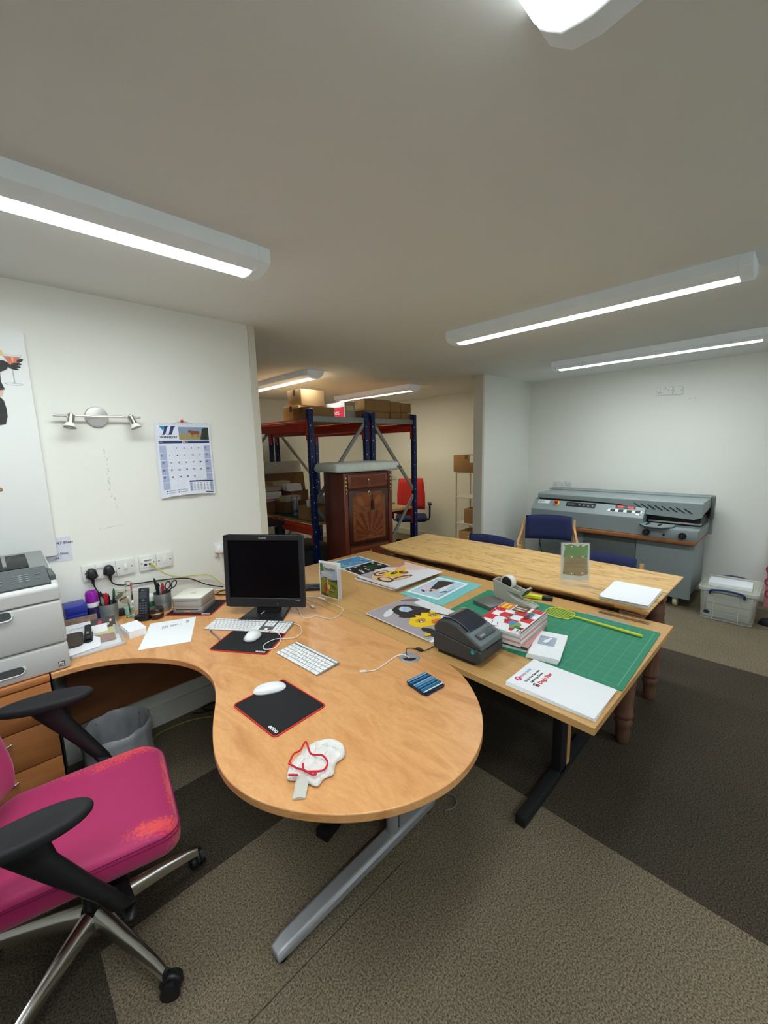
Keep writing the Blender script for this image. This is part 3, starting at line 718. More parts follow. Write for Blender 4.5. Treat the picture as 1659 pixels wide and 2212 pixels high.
for k, (lb, x0, x1, y0, y1, z, h, m) in enumerate([
    ('flat white carton lowest of the pile at the left end of the racking', 2.38, 2.66, 4.62, 5.05, ZL, .05, WHITE),
    ('brown flat carton in the pile at the left end of the racking', 2.38, 2.64, 4.60, 5.02, ZL+.052, .06, CARD),
    ('white carton with a red stripe in the pile at the left end of the racking', 2.37, 2.68, 4.58, 5.04, ZL+.115, .11, WHITE),
    ('pale parcel topmost of the pile at the left end of the racking', 2.38, 2.72, 4.66, 5.06, ZL+.228, .05, mat('pale_card', sr(176, 168, 156), .8))]):
    c = carton('flat_carton', lb, 'box', x0, x1, y0, y1, z, h, m, tape=False)
    if k == 2: MB().box((0, -.2312, .02), (.28, .001, .012), RED).build('red_stripe', c, smooth=0)
carton('cardboard_box', 'small dark brown box beside the cardboard pile, left part of the racking', 'box', 2.37, 2.46, 4.36, 4.56, ZL, .12, mat('dark_cardboard', sr(118, 84, 60), .85))
# black table end on the left beside the racking
t = thing('side_table', 'black table seen between the left wall end and the racking', 'table', (2.02, 4.3, 0))
MB().box((.0, 0, .80), (.5, .9, .03), BLACKM).build('table_top', t)
for x in (-.21, .21):
    for y in (-.4, .4): MB().box((x, y, .39), (.04, .04, .78), BLACKM).build('leg', t)
# storage on the floor below the deck
carton('storage_crate', 'dark crate on the floor under the lower racking shelf', 'crate', 2.45, 2.98, 3.9, 4.5, 0, .42, DKGREY, tape=False)
o = MB().box((2.62, 3.62, .09), (.40, .30, .18), mat('clear_bag', sr(150, 155, 152), .3), bev=.05).build('plastic_bag', smooth=60); tag(o, 'pale plastic bag on the floor beside the blue racking post', 'bag')

# inlaid secretaire cabinet
MAHO = wood('mahogany', [(.25, sr(82, 34, 20)), (.5, sr(112, 50, 30)), (.8, sr(94, 40, 24))], 'Z', 6, 5, .3, coat=.2)
MAHD = wood('dark_mahogany', [(.3, sr(58, 26, 16)), (.7, sr(74, 34, 22))], 'Z', 6, 5, .35)
SATIN = wood('satinwood_inlay', [(.3, sr(112, 62, 32)), (.5, sr(136, 78, 38)), (.7, sr(104, 56, 30))], 'X', 3, 8, .3, coat=.2)
BRASS = mat('brass', (.55, .42, .2), .35, 1)
t = thing('secretaire_cabinet', 'tall inlaid mahogany cabinet with drawers and a fall front', 'cabinet', (2.355, 2.95, 0), R(-8))
Wd, Dp, Hh = .555, .355, 1.345
MB().box((Wd/2, Dp/2, Hh/2), (Wd, Dp, Hh), MAHO, bev=.004).build('carcass', t)
MB().box((Wd/2, -.004, Hh/2), (Wd-.075, .008, Hh-.02), MAHD).build('front_frame', t)
for x in (.022, Wd-.022):
    MB().box((x, -.008, Hh/2), (.044, .03, Hh), MAHO, bev=.006).build('corner_pilaster', t)
    mb = MB()
    for k in range(5): mb.ell((x, -.028, 1.30-.035*k), (.010-.001*k, .006, .014), BRASS, 10)
    mb.build('brass_mount', t)
def front(z0, z1, kind):
    d = MB().box((Wd/2, -.012, (z0+z1)/2), (Wd-.10, .016, z1-z0), MAHO if kind == 'drawer' else MAHD, bev=.003).build('drawer' if kind == 'drawer' else 'fall_front', t)
    x0, x1 = .075, Wd-.075
    mb = MB(); yq = -.0212
    P = lambda x, z, k=0: (x, yq-.0004*k, z)
    if kind == 'drawer':
        mb.poly([P(x0, z0+.014), P(x1, z0+.014), P(x1, z1-.014), P(x0, z1-.014)], SATIN)
        mb.poly([P(x0+.008, z0+.022, 1), P(x1-.008, z0+.022, 1), P(x1-.008, z1-.022, 1), P(x0+.008, z1-.022, 1)], MAHO)
    else:
        a, b, c, e = .09, Wd-.09, z0+.03, z1-.02; q = .035
        mb.poly([P(a, c), P(b, c), P(b, e-q), P(b-q, e-q), P(b-q, e), P(a+q, e), P(a+q, e-q), P(a, e-q)], SATIN)
        cx, cz = Wd/2, c+.02
        for k in range(9):
            t0 = R(4+k*20.5); t1 = R(4+k*20.5+10)
            rr = lambda tt: min(.27/max(.01, abs(math.sin(tt))), .17/max(.01, abs(math.cos(tt))))*.92
            mb.poly([P(cx+.02*math.cos(t0), cz+.02*math.sin(t0), 1), P(cx+rr(t1)*math.cos(t1), cz+rr(t1)*math.sin(t1), 1), P(cx+rr(t0)*math.cos(t0), cz+rr(t0)*math.sin(t0), 1)], MAHO)
        mb.poly([P(x, z, 2) for x, z in EL(cx, cz, .022, .022, 0, 16, 0, PI)], mat('light_inlay', sr(150, 92, 48), .4))
        for s in (-1, 1): mb.poly([P(x, z, 1) for x, z in EL(cx+s*.10, e-.08, .05, .03, s*50)], mat('light_inlay', sr(150, 92, 48), .4))
    mb.build('inlay', d, smooth=0, weld=False)
    zc = (z0+z1)/2 if kind == 'drawer' else z1-.03
    mb = MB(); mb.ell((Wd/2, -.026, zc+.012), (.014, .006, .010), BRASS, 12); mb.tube([(Wd/2+.012*math.cos(q), -.030, zc-.008+.018*math.sin(q)) for q in [2*PI*k/14 for k in range(14)]], .0024, BRASS, 6, closed=True)
    mb.build('drop_handle', d)
    return d
front(1.20, 1.33, 'drawer'); d = front(.67, 1.18, 'fall'); front(.50, .64, 'drawer'); front(.34, .48, 'drawer'); front(.14, .32, 'drawer')
TAS = mat('dark_red_tassel', sr(70, 20, 22), .9)
MB().tube([(Wd/2+.03, -.034, 1.135), (Wd/2+.031, -.034, 1.075), (Wd/2+.032, -.035, 1.07), (Wd/2+.033, -.036, .99)], [.004, .004, .012, .017], TAS, 10).build('key_tassel', t)

# plastic-wrapped flat parcel on the cabinet
WRAP = mat('pale_green_wrap', sr(206, 216, 210), .35, noise=(12, .08), bump=(30, .5, .01), coat=.3)
t = thing('wrapped_cushion', 'flat pad wrapped in pale grey plastic lying on top of the cabinet', 'parcel', (2.66, 3.085, 1.347), R(-8))
random.seed(5)
ol = RR(-.37, -.225, .37, .215, .04, 4)
rings = []
for k, z in ((.93, .0), (.99, .012), (1.0, .045), (.985, .076), (.94, .090), (.7, .096), (.35, .098), (.05, .098)):
    rings.append([(x*k*(1.03 if x < 0 and .01 < z < .06 else 1)+random.uniform(-.003, .003), y*k, z+random.uniform(-.0022, .0022)) for x, y in ol])
MB().loft(rings, WRAP).build('wrapping', t, smooth=60, sub=1)
MARKM = mat('brown_tape_marks', sr(88, 58, 48), .6)
mb = MB(); random.seed(9)
for k in range(9): mb.box((random.uniform(-.34, -.06), random.uniform(-.10, .14), .0985), (random.uniform(.02, .06), .008, .001), MARKM, RZ(random.uniform(-.3, .3)))
for k in range(5): mb.box((.33+random.uniform(0, .05), -.2255, .045+random.uniform(-.015, .015)), (random.uniform(.01, .03), .003, .006), MARKM, RY(random.uniform(-.6, .6)))
mb.build('smudged_print', t, smooth=0)

# white shelf unit and boxes seen beyond the pillar
WMET = mat('white_painted_steel', sr(212, 210, 200), .45)
t = thing('shelf_unit', 'slim white metal shelf unit seen past the edge of the pillar', 'shelving', (5.06, 3.24, 0))
for x in (-.18, .18):
    for y in (-.26, .26): MB().box((x, y, .60), (.022, .022, 1.20), WMET, bev=.002).build('upright', t)
for z in (.08, .45, .83, 1.19): MB().box((0, 0, z), (.38, .55, .018), WMET, bev=.002).build('shelf', t)
carton('cardboard_box', 'square brown box with a white label on top of the white shelf unit', 'box', 4.86, 5.2, 3.10, 3.53, 1.20, .235, CARD, rz=0)
COLX = MB().box((4.859, 3.20, 1.38), (.002, .11, .10), PAPER)
lb = COLX.build('label_sheet', smooth=0); lb.parent = [o for o in COL.objects if o.get('label') == 'square brown box with a white label on top of the white shelf unit'][0]; lb.matrix_parent_inverse = Matrix.Translation((-5.03, -3.315, -1.20))
carton('cardboard_box', 'small brown box on the middle of the white shelf unit', 'box', 4.90, 5.16, 3.02, 3.37, .46, .21, CARD)
carton('carton', 'white carton with dark red lettering above the brown box on the shelf unit', 'box', 4.92, 5.12, 3.02, 3.24, .672, .08, mat('pale_grey_card', sr(190, 196, 204), .7), tape=False)
carton('cardboard_box', 'brown box on the bottom of the white shelf unit', 'box', 4.90, 5.2, 3.02, 3.46, .09, .25, CARDL)

# ------------------------------------------------------------------ binding machine
GM = mat('blue_grey_machine_paint', sr(136, 147, 148), .42, noise=(4, .03))
GMD = mat('darker_grey_machine_panel', sr(96, 104, 102), .45, noise=(4, .03))
t = thing('binding_machine', 'long grey industrial machine with a control panel against the white wall', 'machine', (0, 0, 0))
def box_(name, x0, x1, y0, y1, z0, z1, m, parent=t, bev=.004):
    return MB().box(((x0+x1)/2, (y0+y1)/2, (z0+z1)/2), (x1-x0, y1-y0, z1-z0), m, bev=bev).build(name, parent)
box_('cabinet', 4.56, 5.12, .63, 2.10, .15, .635, GM)
box_('cabinet_door', 4.55, 4.562, 1.10, 1.60, .16, .63, GMD, bev=.002)
box_('cabinet_end_panel', 4.548, 4.562, .632, 1.095, .10, .63, GM, bev=.002)
box_('door_hinge', 4.542, 4.552, 1.086, 1.098, .24, .34, STEEL, bev=.001)
box_('bench_board', 4.47, 5.12, .615, 2.12, .635, .672, wood('brown_bench_edge', [(.3, sr(140, 86, 48)), (.7, sr(160, 102, 60))], 'Y', 6, 5, .5))
# console with slanted control face
prof = [(4.50, .674), (4.50, .835), (4.60, .945), (5.05, .975), (5.05, .674)]
MB().loft([[(x, 1.045, z) for x, z in prof], [(x, 2.17, z) for x, z in prof]], GM).build('console', t, bev=(.004, 2))
# lid: long cover with a step in its lower edge
def lidring(y, zb):
    return [(4.585, y, zb), (4.585, y, 1.000), (4.60, y, 1.012), (5.10, y, 1.012), (5.10, y, .93), (4.64, y, zb+.02)]
MB().loft([lidring(2.135, .955), lidring(1.90, .955), lidring(1.45, .952), lidring(1.28, .946), lidring(1.20, .930), lidring(1.07, .866), lidring(.66, .850), lidring(.60, .875)], GM).build('lid', t, smooth=20, bev=(.003, 2))
mb = MB()
for k in range(8):
    y = 1.115-.058*k; mb.box((4.5838, y, .948-.003*k), (.003, .080, .008), HOLE, RX(R(33)))
mb.build('vent_slots', t, smooth=0)
box_('lid_gap', 4.592, 4.66, 1.10, 2.12, .925, .958, mat('machine_gap_shade', sr(20, 28, 30), .5), bev=.001)  # solid dark strip, shade of the gap put into its colour
box_('rear_cover', 5.10, 5.14, .585, 2.20, .64, 1.028, GM)
box_('rear_rail', 4.98, 5.10, .60, 2.18, 1.012, 1.024, GM, bev=.002)
box_('end_bracket', 5.02, 5.10, .575, .60, .80, 1.02, GMD)
box_('clamp_gap', 4.66, 5.08, .62, 1.045, .745, .86, mat('machine_gap_shade', sr(20, 28, 30), .5), bev=.001)  # dark block, its colour stands for shade in the gap below the lid
box_('clamp_rail', 4.60, 4.66, .61, 1.02, .80, .815, STEEL, bev=.002)
box_('clamp_rail', 4.62, 4.66, .61, 1.04, .765, .782, GM, bev=.002)
box_('carriage_housing', 4.47, 5.05, .605, 1.043, .672, .768, GM)
mb = MB(); mb.prism([(4.40, .86), (4.40, 1.00), (4.50, 1.07), (4.62, 1.07), (4.62, .80), (4.50, .80)], .775, .787, GM); mb.build('feed_tray', t, bev=(.003, 2))
for y in (.90, 1.0): box_('tray_stop', 4.44, 4.58, y-.006, y+.006, .787, .797, BLACK, bev=.002)
for y in (.715, 1.0):
    k = MB().cyl((4.47, y, .715), (4.448, y, .715), .030, BLACK).build('dial', t)
    MB().cyl((4.449, y, .715), (4.440, y, .715), .016, CHROME).build('dial_cap', k)
MB().cyl((4.4705, .86, .707), (4.466, .86, .707), .010, BLACK).build('keyhole', t)
# control face details: local frame on the slanted face
sl = math.atan2(.11, .10); FM = Matrix.Translation((4.50, 0, .835)) @ Matrix.Rotation(-sl, 4, 'Y') @ Matrix.Rotation(-PI/2, 4, 'Z')
# in FM space: x runs towards -world y, y runs up the slope, z is out of the face
def face_item(name, items, parent=t): 
    mb = MB()
    for m, (x0, y0, x1, y1), h in items: mb.box(((x0+x1)/2, (y0+y1)/2, h/2), (x1-x0, y1-y0, h), m)
    for v in mb.bm.verts: v.co = FM @ v.co
    return mb.build(name, parent, smooth=0)
def fx(y): return -y
a = face_item('maker_plate', [(WHITE, (fx(2.12), .085, fx(1.99), .128), .001)])
o = text('EFFO', .030, INK, 'lettering', a); o.matrix_local = FM @ Matrix.Translation((fx(2.11), .096, .0015))
face_item('display_panel', [(BLACK, (fx(1.80), .070, fx(1.50), .125), .002)])
a = face_item('display_window', [(mat('dull_display', sr(70, 76, 74), .4), (fx(1.785), .085, fx(1.71), .112), .003)])
mb = MB()
for k in range(4): 
    mb.ell((fx(1.66-.045*k), .095, .003), (.011, .011, .002), GREYP, 12)
for v in mb.bm.verts: v.co = FM @ v.co
mb.build('push_buttons', t)
for k in range(4): face_item('rocker_switch', [(WHITE, (fx(1.36-.075*k)-.012, .052, fx(1.36-.075*k)+.068, .082), .001), (INK, (fx(1.36-.075*k)+.012, .054, fx(1.36-.075*k)+.056, .080), .004)])
face_item('counter_window', [(BLACK, (fx(1.31), .098, fx(1.13), .130), .002)])
for k in range(2): face_item('digit_display', [(mat('red_digits', sr(200, 20, 30), .4, emit=(sr(255, 30, 30), .6)), (fx(1.29-.09*k), .104, fx(1.24-.09*k), .124), .003)])
face_item('warning_sticker', [(WHITE, (fx(1.115), .03, fx(1.085), .06), .001), (mat('green_sticker', sr(40, 110, 80), .5), (fx(1.11), .065, fx(1.085), .085), .002)])
mb = MB(); mb.lathe([(.030, 0), (.030, .004), (0, .004)], YELLOW); mb.lathe([(.010, .004), (.010, .014), (.020, .018), (.020, .032), (.014, .038), (0, .038)], RED)
for v in mb.bm.verts: v.co = FM @ Matrix.Translation((fx(1.905), .10, 0)) @ v.co
mb.build('emergency_stop', t)
for x, y in ((4.63, .75), (5.04, .75), (4.63, 2.0), (5.04, 2.0)):
    mb = MB(); mb.cyl((x, y-.016, .058), (x, y+.016, .058), .058, mat('cream_wheel', sr(216, 210, 170), .5)); c = mb.build('caster', t)
    mb = MB(); mb.cyl((x, y-.018, .058), (x, y+.018, .058), .014, STEEL); mb.box((x, y, .137), (.06, .07, .026), STEEL)
    for s in (-1, 1): mb.box((x, y+s*.022, .093), (.03, .004, .08), STEEL)
    mb.build('caster_fork', c)
mb = MB(); mb.tube(catmull([(4.53, 2.02, .60), (4.50, 2.06, .50), (4.52, 2.03, .30), (4.56, 2.02, .15)], 5), .005, BLACK); mb.build('hanging_cable', t)

# ------------------------------------------------------------------ clear plastic box, bags and shoe at the right
CLEAR = mat('clear_plastic', sr(214, 216, 206), .18, alpha=.30, spec=.6)
CLEARR = mat('clear_plastic_rim', sr(206, 208, 196), .25, alpha=.62)
t = thing('storage_box', 'clear plastic storage box with blue handles on the carpet by the wall', 'box', (4.68, .36, 0))
bx, by, H = .235, .19, .275
mb = MB()
lo = RR(-bx+.02, -by+.015, bx-.02, by-.015, .03, 4); hi = RR(-bx, -by, bx, by, .035, 4); lo2 = [(x*.98, y*.98) for x, y in lo]; hi2 = [(x*.985, y*.985) for x, y in hi]
mb.loft([[(x, y, .002) for x, y in lo], [(x, y, H) for x, y in hi]], CLEAR, cap=False); mb.poly([(x, y, .003) for x, y in lo2], CLEAR)
mb.build('tub', t, smooth=60, solid=.002)
mb = MB()
for z in (.004, .03): mb.tube([(x, y, z) for x, y in lo], .003, CLEARR, 6, closed=True)
for y in (-.085, .085): mb.box((-bx+.008, y, .135), (.006, .006, .26), CLEARR, RY(R(4)))
mb.build('tub_ribs', t, smooth=50)
mb = MB()
ol = RR(-bx-.012, -by-.012, bx+.012, by+.012, .04, 5)
mb.loft([[(x, y, H-.012) for x, y in ol], [(x, y, H+.014) for x, y in ol], [(x*.94, y*.93, H+.016) for x, y in ol], [(x*.92, y*.91, H+.006) for x, y in ol], [(x*.02, y*.02, H+.006) for x, y in ol]], CLEARR)
mb.build('box_lid', t, smooth=40)
for s in (-1, 1):
    x = s*(bx+.018)
    mb = MB(); mb.tube(catmull([(x, -.115, H-.035), (x, -.11, H-.005), (x+s*.008, -.06, H+.012), (x+s*.01, 0, H+.016), (x+s*.008, .06, H+.012), (x, .11, H-.005), (x, .115, H-.035)], 5), .009, mat('blue_plastic_handle', sr(22, 48, 108), .35)); mb.build('clip_handle', t)
mb = MB(); mb.poly([(-bx+.0085, y+.13, z+.065) for y, z in EL(0, 0, .022, .016)], mat('navy_badge', sr(30, 50, 72), .4)); mb.build('oval_badge', t, smooth=0)
for k, (z, a) in enumerate(((.005, 0), (.065, .1), (.13, -.05))):
    o = MB().box((4.69, .355, z+.034), (.36, .29, .055), mat('dull_white_stack', sr(186, 188, 180), .8), bev=.002).build('paper_bundle'); tag(o, 'pale bundle of paper inside the clear storage box', 'paper', 'paper bundles inside the clear box')
def sheet_stack(name, label, cat, c, w, d, z, h, rz, m=PAPER, n=5, jit=.002, group=None, topm=None, seed=1, parent=None):
    random.seed(seed); t = thing(name, label, cat, (c[0], c[1], z), rz, group)
    mb = MB(); hh = h/n
    for k in range(n):
        mb.box((random.uniform(-jit, jit), random.uniform(-jit, jit), hh*(k+.5)), (w, d, hh*.97), m)
    mb.build('sheets', t, smooth=0)
    return t
sheet_stack('paper_stack', 'stack of white paper on the lid of the clear storage box', 'paper', (4.665, .365), .21, .297, H+.0065, .026, R(3), n=6)
# flower patterned bags at the right edge
PK = mat('pink_bag', sr(196, 120, 132), .6); PKD = mat('dark_red_circles', sr(150, 30, 60), .6)
for k, (x, y0, y1, z0, z1, lb) in enumerate(((5.155, -.12, .148, .0, .43, 'pink patterned carrier bag standing on the floor at the right edge'), (5.222, -.16, .152, .0, .68, 'taller pink patterned bag behind the other one at the right edge'))):
    t = thing('gift_bag', lb, 'bag', (x, (y0+y1)/2, z0)); w = y1-y0
    mb = MB(); mb.loft([[(-.028, -w/2, 0), (.02, -w/2, 0), (.02, w/2, 0), (-.028, w/2, 0)], [(-.012, -w/2, z1), (.012, -w/2, z1), (.012, w/2, z1), (-.012, w/2, z1)]], PK); mb.build('bag_body', t, smooth=0)
    mb = MB()
    for yy, zz in ((.11, .24), (.10, .13), (.03, .18), (.11, .36), (.03, .30)):
        zz += .26*k
        if zz > z1-.03: continue
        f = lambda z: -.0295+.016*z/z1
        mb.tube([(f(zz+.034*math.sin(q))-.001, yy+.032*math.cos(q), zz+.034*math.sin(q)) for q in [2*PI*i/20 for i in range(20)]], .006, PKD, 5, closed=True)
    mb.build('ring_pattern', t, smooth=0)
t = thing('shoe', 'black shoe on the carpet at the right edge beside the clear box', 'shoe', (4.62, .02, 0), R(95))
mb = MB(); mb.loft([[(x*k, y*k*(1.1 if x > 0 else 1), z) for x, y in EL(0, 0, .13, .045)] for k, z in ((1, 0), (1.02, .01), (.98, .03), (.9, .05), (.6, .065), (.2, .068))], BLACKM); mb.build('upper', t, smooth=60)
mb = MB(); mb.prism(EL(0, 0, .136, .049), 0, .012, BLACK); mb.build('sole', t)
# ------------------------------------------------------------------ things on the walls
SCR = mat('screw_dark', sr(110, 110, 108), .5)
PLATE = mat('socket_plate', sr(222, 222, 218), .3)
WL = 2.52
def plate(name, label, cat, x0, z, w, kind, wall='left', group=None, wy=WL, hh=.086):
    """wall plate; local x along the wall, y out of the wall, z up"""
    if wall == 'left': loc, rz = (x0+w/2, wy, z), PI      # faces -y
    else: loc, rz = (wy, x0-w/2, z), PI/2                 # faces -x
    t = thing(name, label, cat, loc, rz, group)
    MB().box((0, .006, 0), (w, .012, hh), PLATE, bev=.003).build('face_plate', t)
    for s in (-1, 1): MB().cyl((s*(w/2-.013), .0115, 0), (s*(w/2-.013), .0128, 0), .004, SCR, seg=12).build('screw', t)
    def holes(cx):
        for dx, dz, sw, sh in ((0, .008, .005, .009), (-.011, -.013, .008, .005), (.011, -.013, .008, .005)):
            MB().box((cx+dx, .0122, dz), (sw, .001, sh), INK).build('pin_hole', t)
    if kind == 'double':
        for s in (-1, 1):
            holes(s*.036)
            MB().box((s*.008, .014, .026), (.012, .006, .020), WHITE, RX(R(8)), bev=.001).build('switch', t)
    elif kind == 'single': holes(0); MB().box((.02, .014, .026), (.012, .006, .02), WHITE, bev=.001).build('switch', t)
    elif kind == 'switch': MB().box((0, .014, .005), (.016, .008, .028), WHITE, RX(R(8)), bev=.001).build('switch', t)
    elif kind == 'flush': MB().box((0, .0125, .004), (.024, .003, .040), WHITE, bev=.001).build('switch', t)
    elif kind == 'data':
        MB().box((0, .0125, 0), (.050, .003, .050), WHITE, bev=.001).build('module_insert', t)
        for x in (-.012, .012): MB().box((x, .0142, -.008), (.014, .001, .012), INK).build('data_port', t)
        MB().box((0, .0142, .014), (.036, .0006, .008), GREYP).build('label_strip', t)
    return t
plate('double_socket', 'white double wall socket with two black plugs in it above the desk', 'socket', .306, .982, .146, 'double')
plate('fused_switch', 'white switch plate right of the socket with the black plugs', 'switch', .4525, .978, .086, 'switch')
plate('data_socket', 'white data outlet with a yellow network cable plugged in', 'socket', .561, .977, .086, 'data')
plate('fused_switch', 'white plate with a tall flush switch, right of the yellow network cable', 'switch', .6475, .976, .086, 'flush')
plate('single_socket', 'white single socket with a white plug, left of the black monitor', 'socket', .976, .973, .086, 'single')
plate('double_socket', 'double socket set high on the wall above the grey machine', 'socket', 1.183, 2.083, .146, 'double', 'right', wy=5.26)
plate('blank_plate', 'blank plate next to the high socket above the grey machine', 'plate', 1.035, 2.078, .086, 'none', 'right', wy=5.26)
plate('double_socket', 'double socket just above the top of the grey machine', 'socket', 2.247, 1.055, .146, 'double', 'right', wy=5.26)
plate('single_socket', 'single socket next to the double one just above the grey machine', 'socket', 2.10, 1.058, .086, 'single', 'right', wy=5.26)
plate('double_socket', 'double socket on the far wall above the red office chair', 'socket', 5.34, 1.02, .146, 'double', 'right', wy=5.40)
def plug(label, x, z, m, cable, cr=.0035, w=.05):
    t = thing('power_plug', label, 'plug', (x, WL-.0125, z))
    mb = MB(); ol = [(-.026, -.012), (-.020, .020), (-.008, .030), (.008, .030), (.020, .020), (.026, -.012), (.012, -.024), (-.012, -.024)]
    mb.loft([[(px*k, -d, pz*k) for px, pz in ol] for k, d in ((1, 0), (1.02, .008), (.95, .026), (.6, .034))], m)
    mb.build('plug_body', t, smooth=50, bev=(.002, 2))
    mb = MB(); mb.tube([(0, -.014, -.018), (.001, -.016, -.048)], [.009, .006], m); mb.build('strain_relief', t)
    mb = MB(); mb.tube(catmull([Vector(p)-Vector((x, WL-.0125, z)) for p in cable], 6), cr, m, 6); mb.build('cable', t)
    return t
plug('left black plug with its cable dropping behind the pen cup', .343, .975, BLACK, [(.344, 2.492, .93), (.350, 2.485, .90), (.372, 2.47, .85), (.40, 2.49, .80), (.42, 2.50, .74)])
plug('right black plug with its cable running along the wall behind the glass cross', .418, .977, BLACK, [(.419, 2.492, .93), (.430, 2.49, .905), (.47, 2.50, .885), (.55, 2.51, .872), (.66, 2.512, .862), (.80, 2.505, .84), (.90, 2.49, .78), (1.0, 2.48, .738)])
plug('white plug with a white cable beside the monitor', 1.004, .975, mat('white_plug', sr(226, 226, 222), .35), [(1.005, 2.492, .93), (1.010, 2.49, .90), (1.02, 2.495, .83), (1.05, 2.49, .74)])
YC = mat('yellow_cable', sr(206, 200, 80), .4)
o = MB().tube(catmull([(.622, 2.505, .970), (.628, 2.475, .962), (.645, 2.46, .935), (.69, 2.475, .895), (.76, 2.49, .862), (.86, 2.495, .848), (.93, 2.49, .83), (1.0, 2.47, .76), (1.1, 2.46, .737)], 6), .003, YC, 8).box((.622, 2.503, .969), (.013, .02, .011), YC).build('network_cable', smooth=60); tag(o, 'yellow network cable curving down from the data outlet', 'cable')

# twin spotlight bar
t = thing('spotlight_bar', 'brushed steel wall bar with two small spotlights', 'wall light', (.456, WL, 1.765))
STB = mat('brushed_steel_plate', (.50, .49, .46), .34, 1)
def conic_plate():
    mb = MB(); M = Matrix.Rotation(PI/2, 4, 'X')
    mb.lathe([(.050, 0), (.051, .004), (.050, .010), (.047, .016), (.02, .019), (0, .0195)], STB, M, 48); return mb
conic_plate().build('back_plate', t, smooth=30)
MB().cyl((-.178, -.042, -.0), (.186, -.042, -.0), .0058, CHROME).build('bar', t)
MB().cyl((0, -.012, 0), (0, -.042, 0), .006, CHROME).build('bar_stem', t)
for x, lean in ((-.110, -.012), (.136, .018)):
    hd = MB(); d = Vector((lean, -.016, -.058)).normalized(); o = Vector((x, -.056, .006))
    hd.ell(o, (.009, .009, .009), CHROME, 14)
    hd.tube([o, o+d*.004, o+d*.046, o+d*.047], [.010, .0165, .0165, .0165], CHROME, 24)
    h = hd.build('spot_head', t, smooth=40)
    mb = MB(); mb.tube([o+d*.044, o+d*.052, o+d*.066], [.016, .021, .0265], mat('frosted_glass_lamp', sr(228, 228, 222), .35), 24, cap=False); mb.build('lamp_glass', h, smooth=60)
    mb = MB(); mb.tube([o+d*.060, o+d*.0655], [.024, .026], mat('lamp_reflector', sr(150, 150, 146), .3, .5), 24); mb.ell(o+d*.066, (.007, .007, .007), WHITE, 12); mb.build('lamp_face', h, smooth=60)

# wall calendar
NAVY = mat('navy_print', sr(38, 58, 104), .5); TEAL = mat('teal_print', sr(36, 130, 180), .5); LAV = mat('lavender_print', sr(168, 178, 208), .6); LGREY = mat('light_grey_print', sr(190, 194, 206), .6)
t = thing('wall_calendar', 'wall calendar open at July with a logo and a photo of a brown cow', 'calendar', (.718, WL-.004, 1.325))
CW, CH = .297, .415
def cpage(u, v, dy=0): return Vector((u*CW, -.004-dy-.012*(1-v)**2*(1.4-abs(2*u-1))-(.010 if False else 0), v*CH+.012*(1-(2*u-1)**2)*(1-v)**3))
CPAP = mat('calendar_paper', sr(222, 226, 238), .6, spec=.3, noise=(3, .02))
mb = MB(); mb.grid(lambda u, v: cpage(u, v), 12, 16, CPAP); mb.build('top_page', t, smooth=60)
for k in range(3):
    mb = MB(); mb.grid(lambda u, v: cpage(u, v)+Vector((-.003-.003*k*(1-v), .0016*(k+1), -.002*k*(1-v))), 10, 10, CPAP); mb.build('page', t, smooth=60)
mb = MB()
def cp(pts, m, k=1): mb.poly([cpage(x, y)+Vector((0, -.0004*k, 0)) for x, y in pts], m)
def sub(x0, y0, x1, y1, m, k=1, n=8):
    for i in range(n):
        a, b = x0+(x1-x0)*i/n, x0+(x1-x0)*(i+1)/n; cp([(a, y0), (b, y0), (b, y1), (a, y1)], m, k)
cp([(.06, .965), (.175, .965), (.13, .905)], TEAL)
cp([(.165, .965), (.235, .965), (.205, .945), (.165, .858), (.15, .850), (.095, .850), (.12, .862)], NAVY)
cp([(.27, .965), (.36, .965), (.325, .945), (.28, .858), (.265, .850), (.19, .850), (.225, .862)], NAVY)
sub(.40, .78, .965, .955, mat('photo_sky', sr(128, 148, 172), .5)); sub(.40, .78, .965, .865, mat('photo_field', sr(158, 142, 96), .5), 2)
cp([(.965, .78), (.965, .945), (.91, .95), (.84, .93), (.83, .88), (.80, .80), (.80, .78)], mat('photo_bush', sr(40, 52, 44), .5), 3)
COW = mat('cow_brown', sr(132, 76, 46), .6)
cp([(.58, .905), (.60, .912), (.64, .905), (.72, .902), (.77, .90), (.79, .885), (.785, .865), (.74, .855), (.66, .852), (.62, .862), (.60, .885)], COW, 4)
for x in (.635, .655, .745, .765): cp([(x, .86), (x+.012, .86), (x+.010, .815), (x+.002, .815)], COW, 4)
cp([(.57, .895), (.585, .912), (.61, .90), (.60, .88), (.58, .878)], COW, 5)
sub(.03, .728, .965, .768, NAVY)
for i in range(7):
    for j in range(6):
        x0 = .03+.136*i; y1 = .705-.101*j
        if i in (0, 6) and not (i == 6 and j == 5): sub(x0, y1-.093, x0+.118, y1, LAV, n=2)
        elif not (i > 2 and j == 5):
            for q in range(4): cp([(x0, y1-.02-.022*q), (x0+.12, y1-.02-.022*q), (x0+.12, y1-.0215-.022*q), (x0, y1-.0215-.022*q)], LGREY)
            cp([(x0-.004, y1), (x0-.002, y1), (x0-.002, y1-.093), (x0-.004, y1-.093)], LGREY)
sub(.50, .182, .965, .202, NAVY, 2, 4); sub(.50, .045, .555, .178, LAV, 2, 1); sub(.91, .045, .965, .178, LAV, 2, 1)
for i in range(7):
    for j in range(5): cp([(.515+.065*i, .165-.024*j), (.535+.065*i, .165-.024*j), (.535+.065*i, .157-.024*j), (.515+.065*i, .157-.024*j)], INK if i else NAVY, 3)
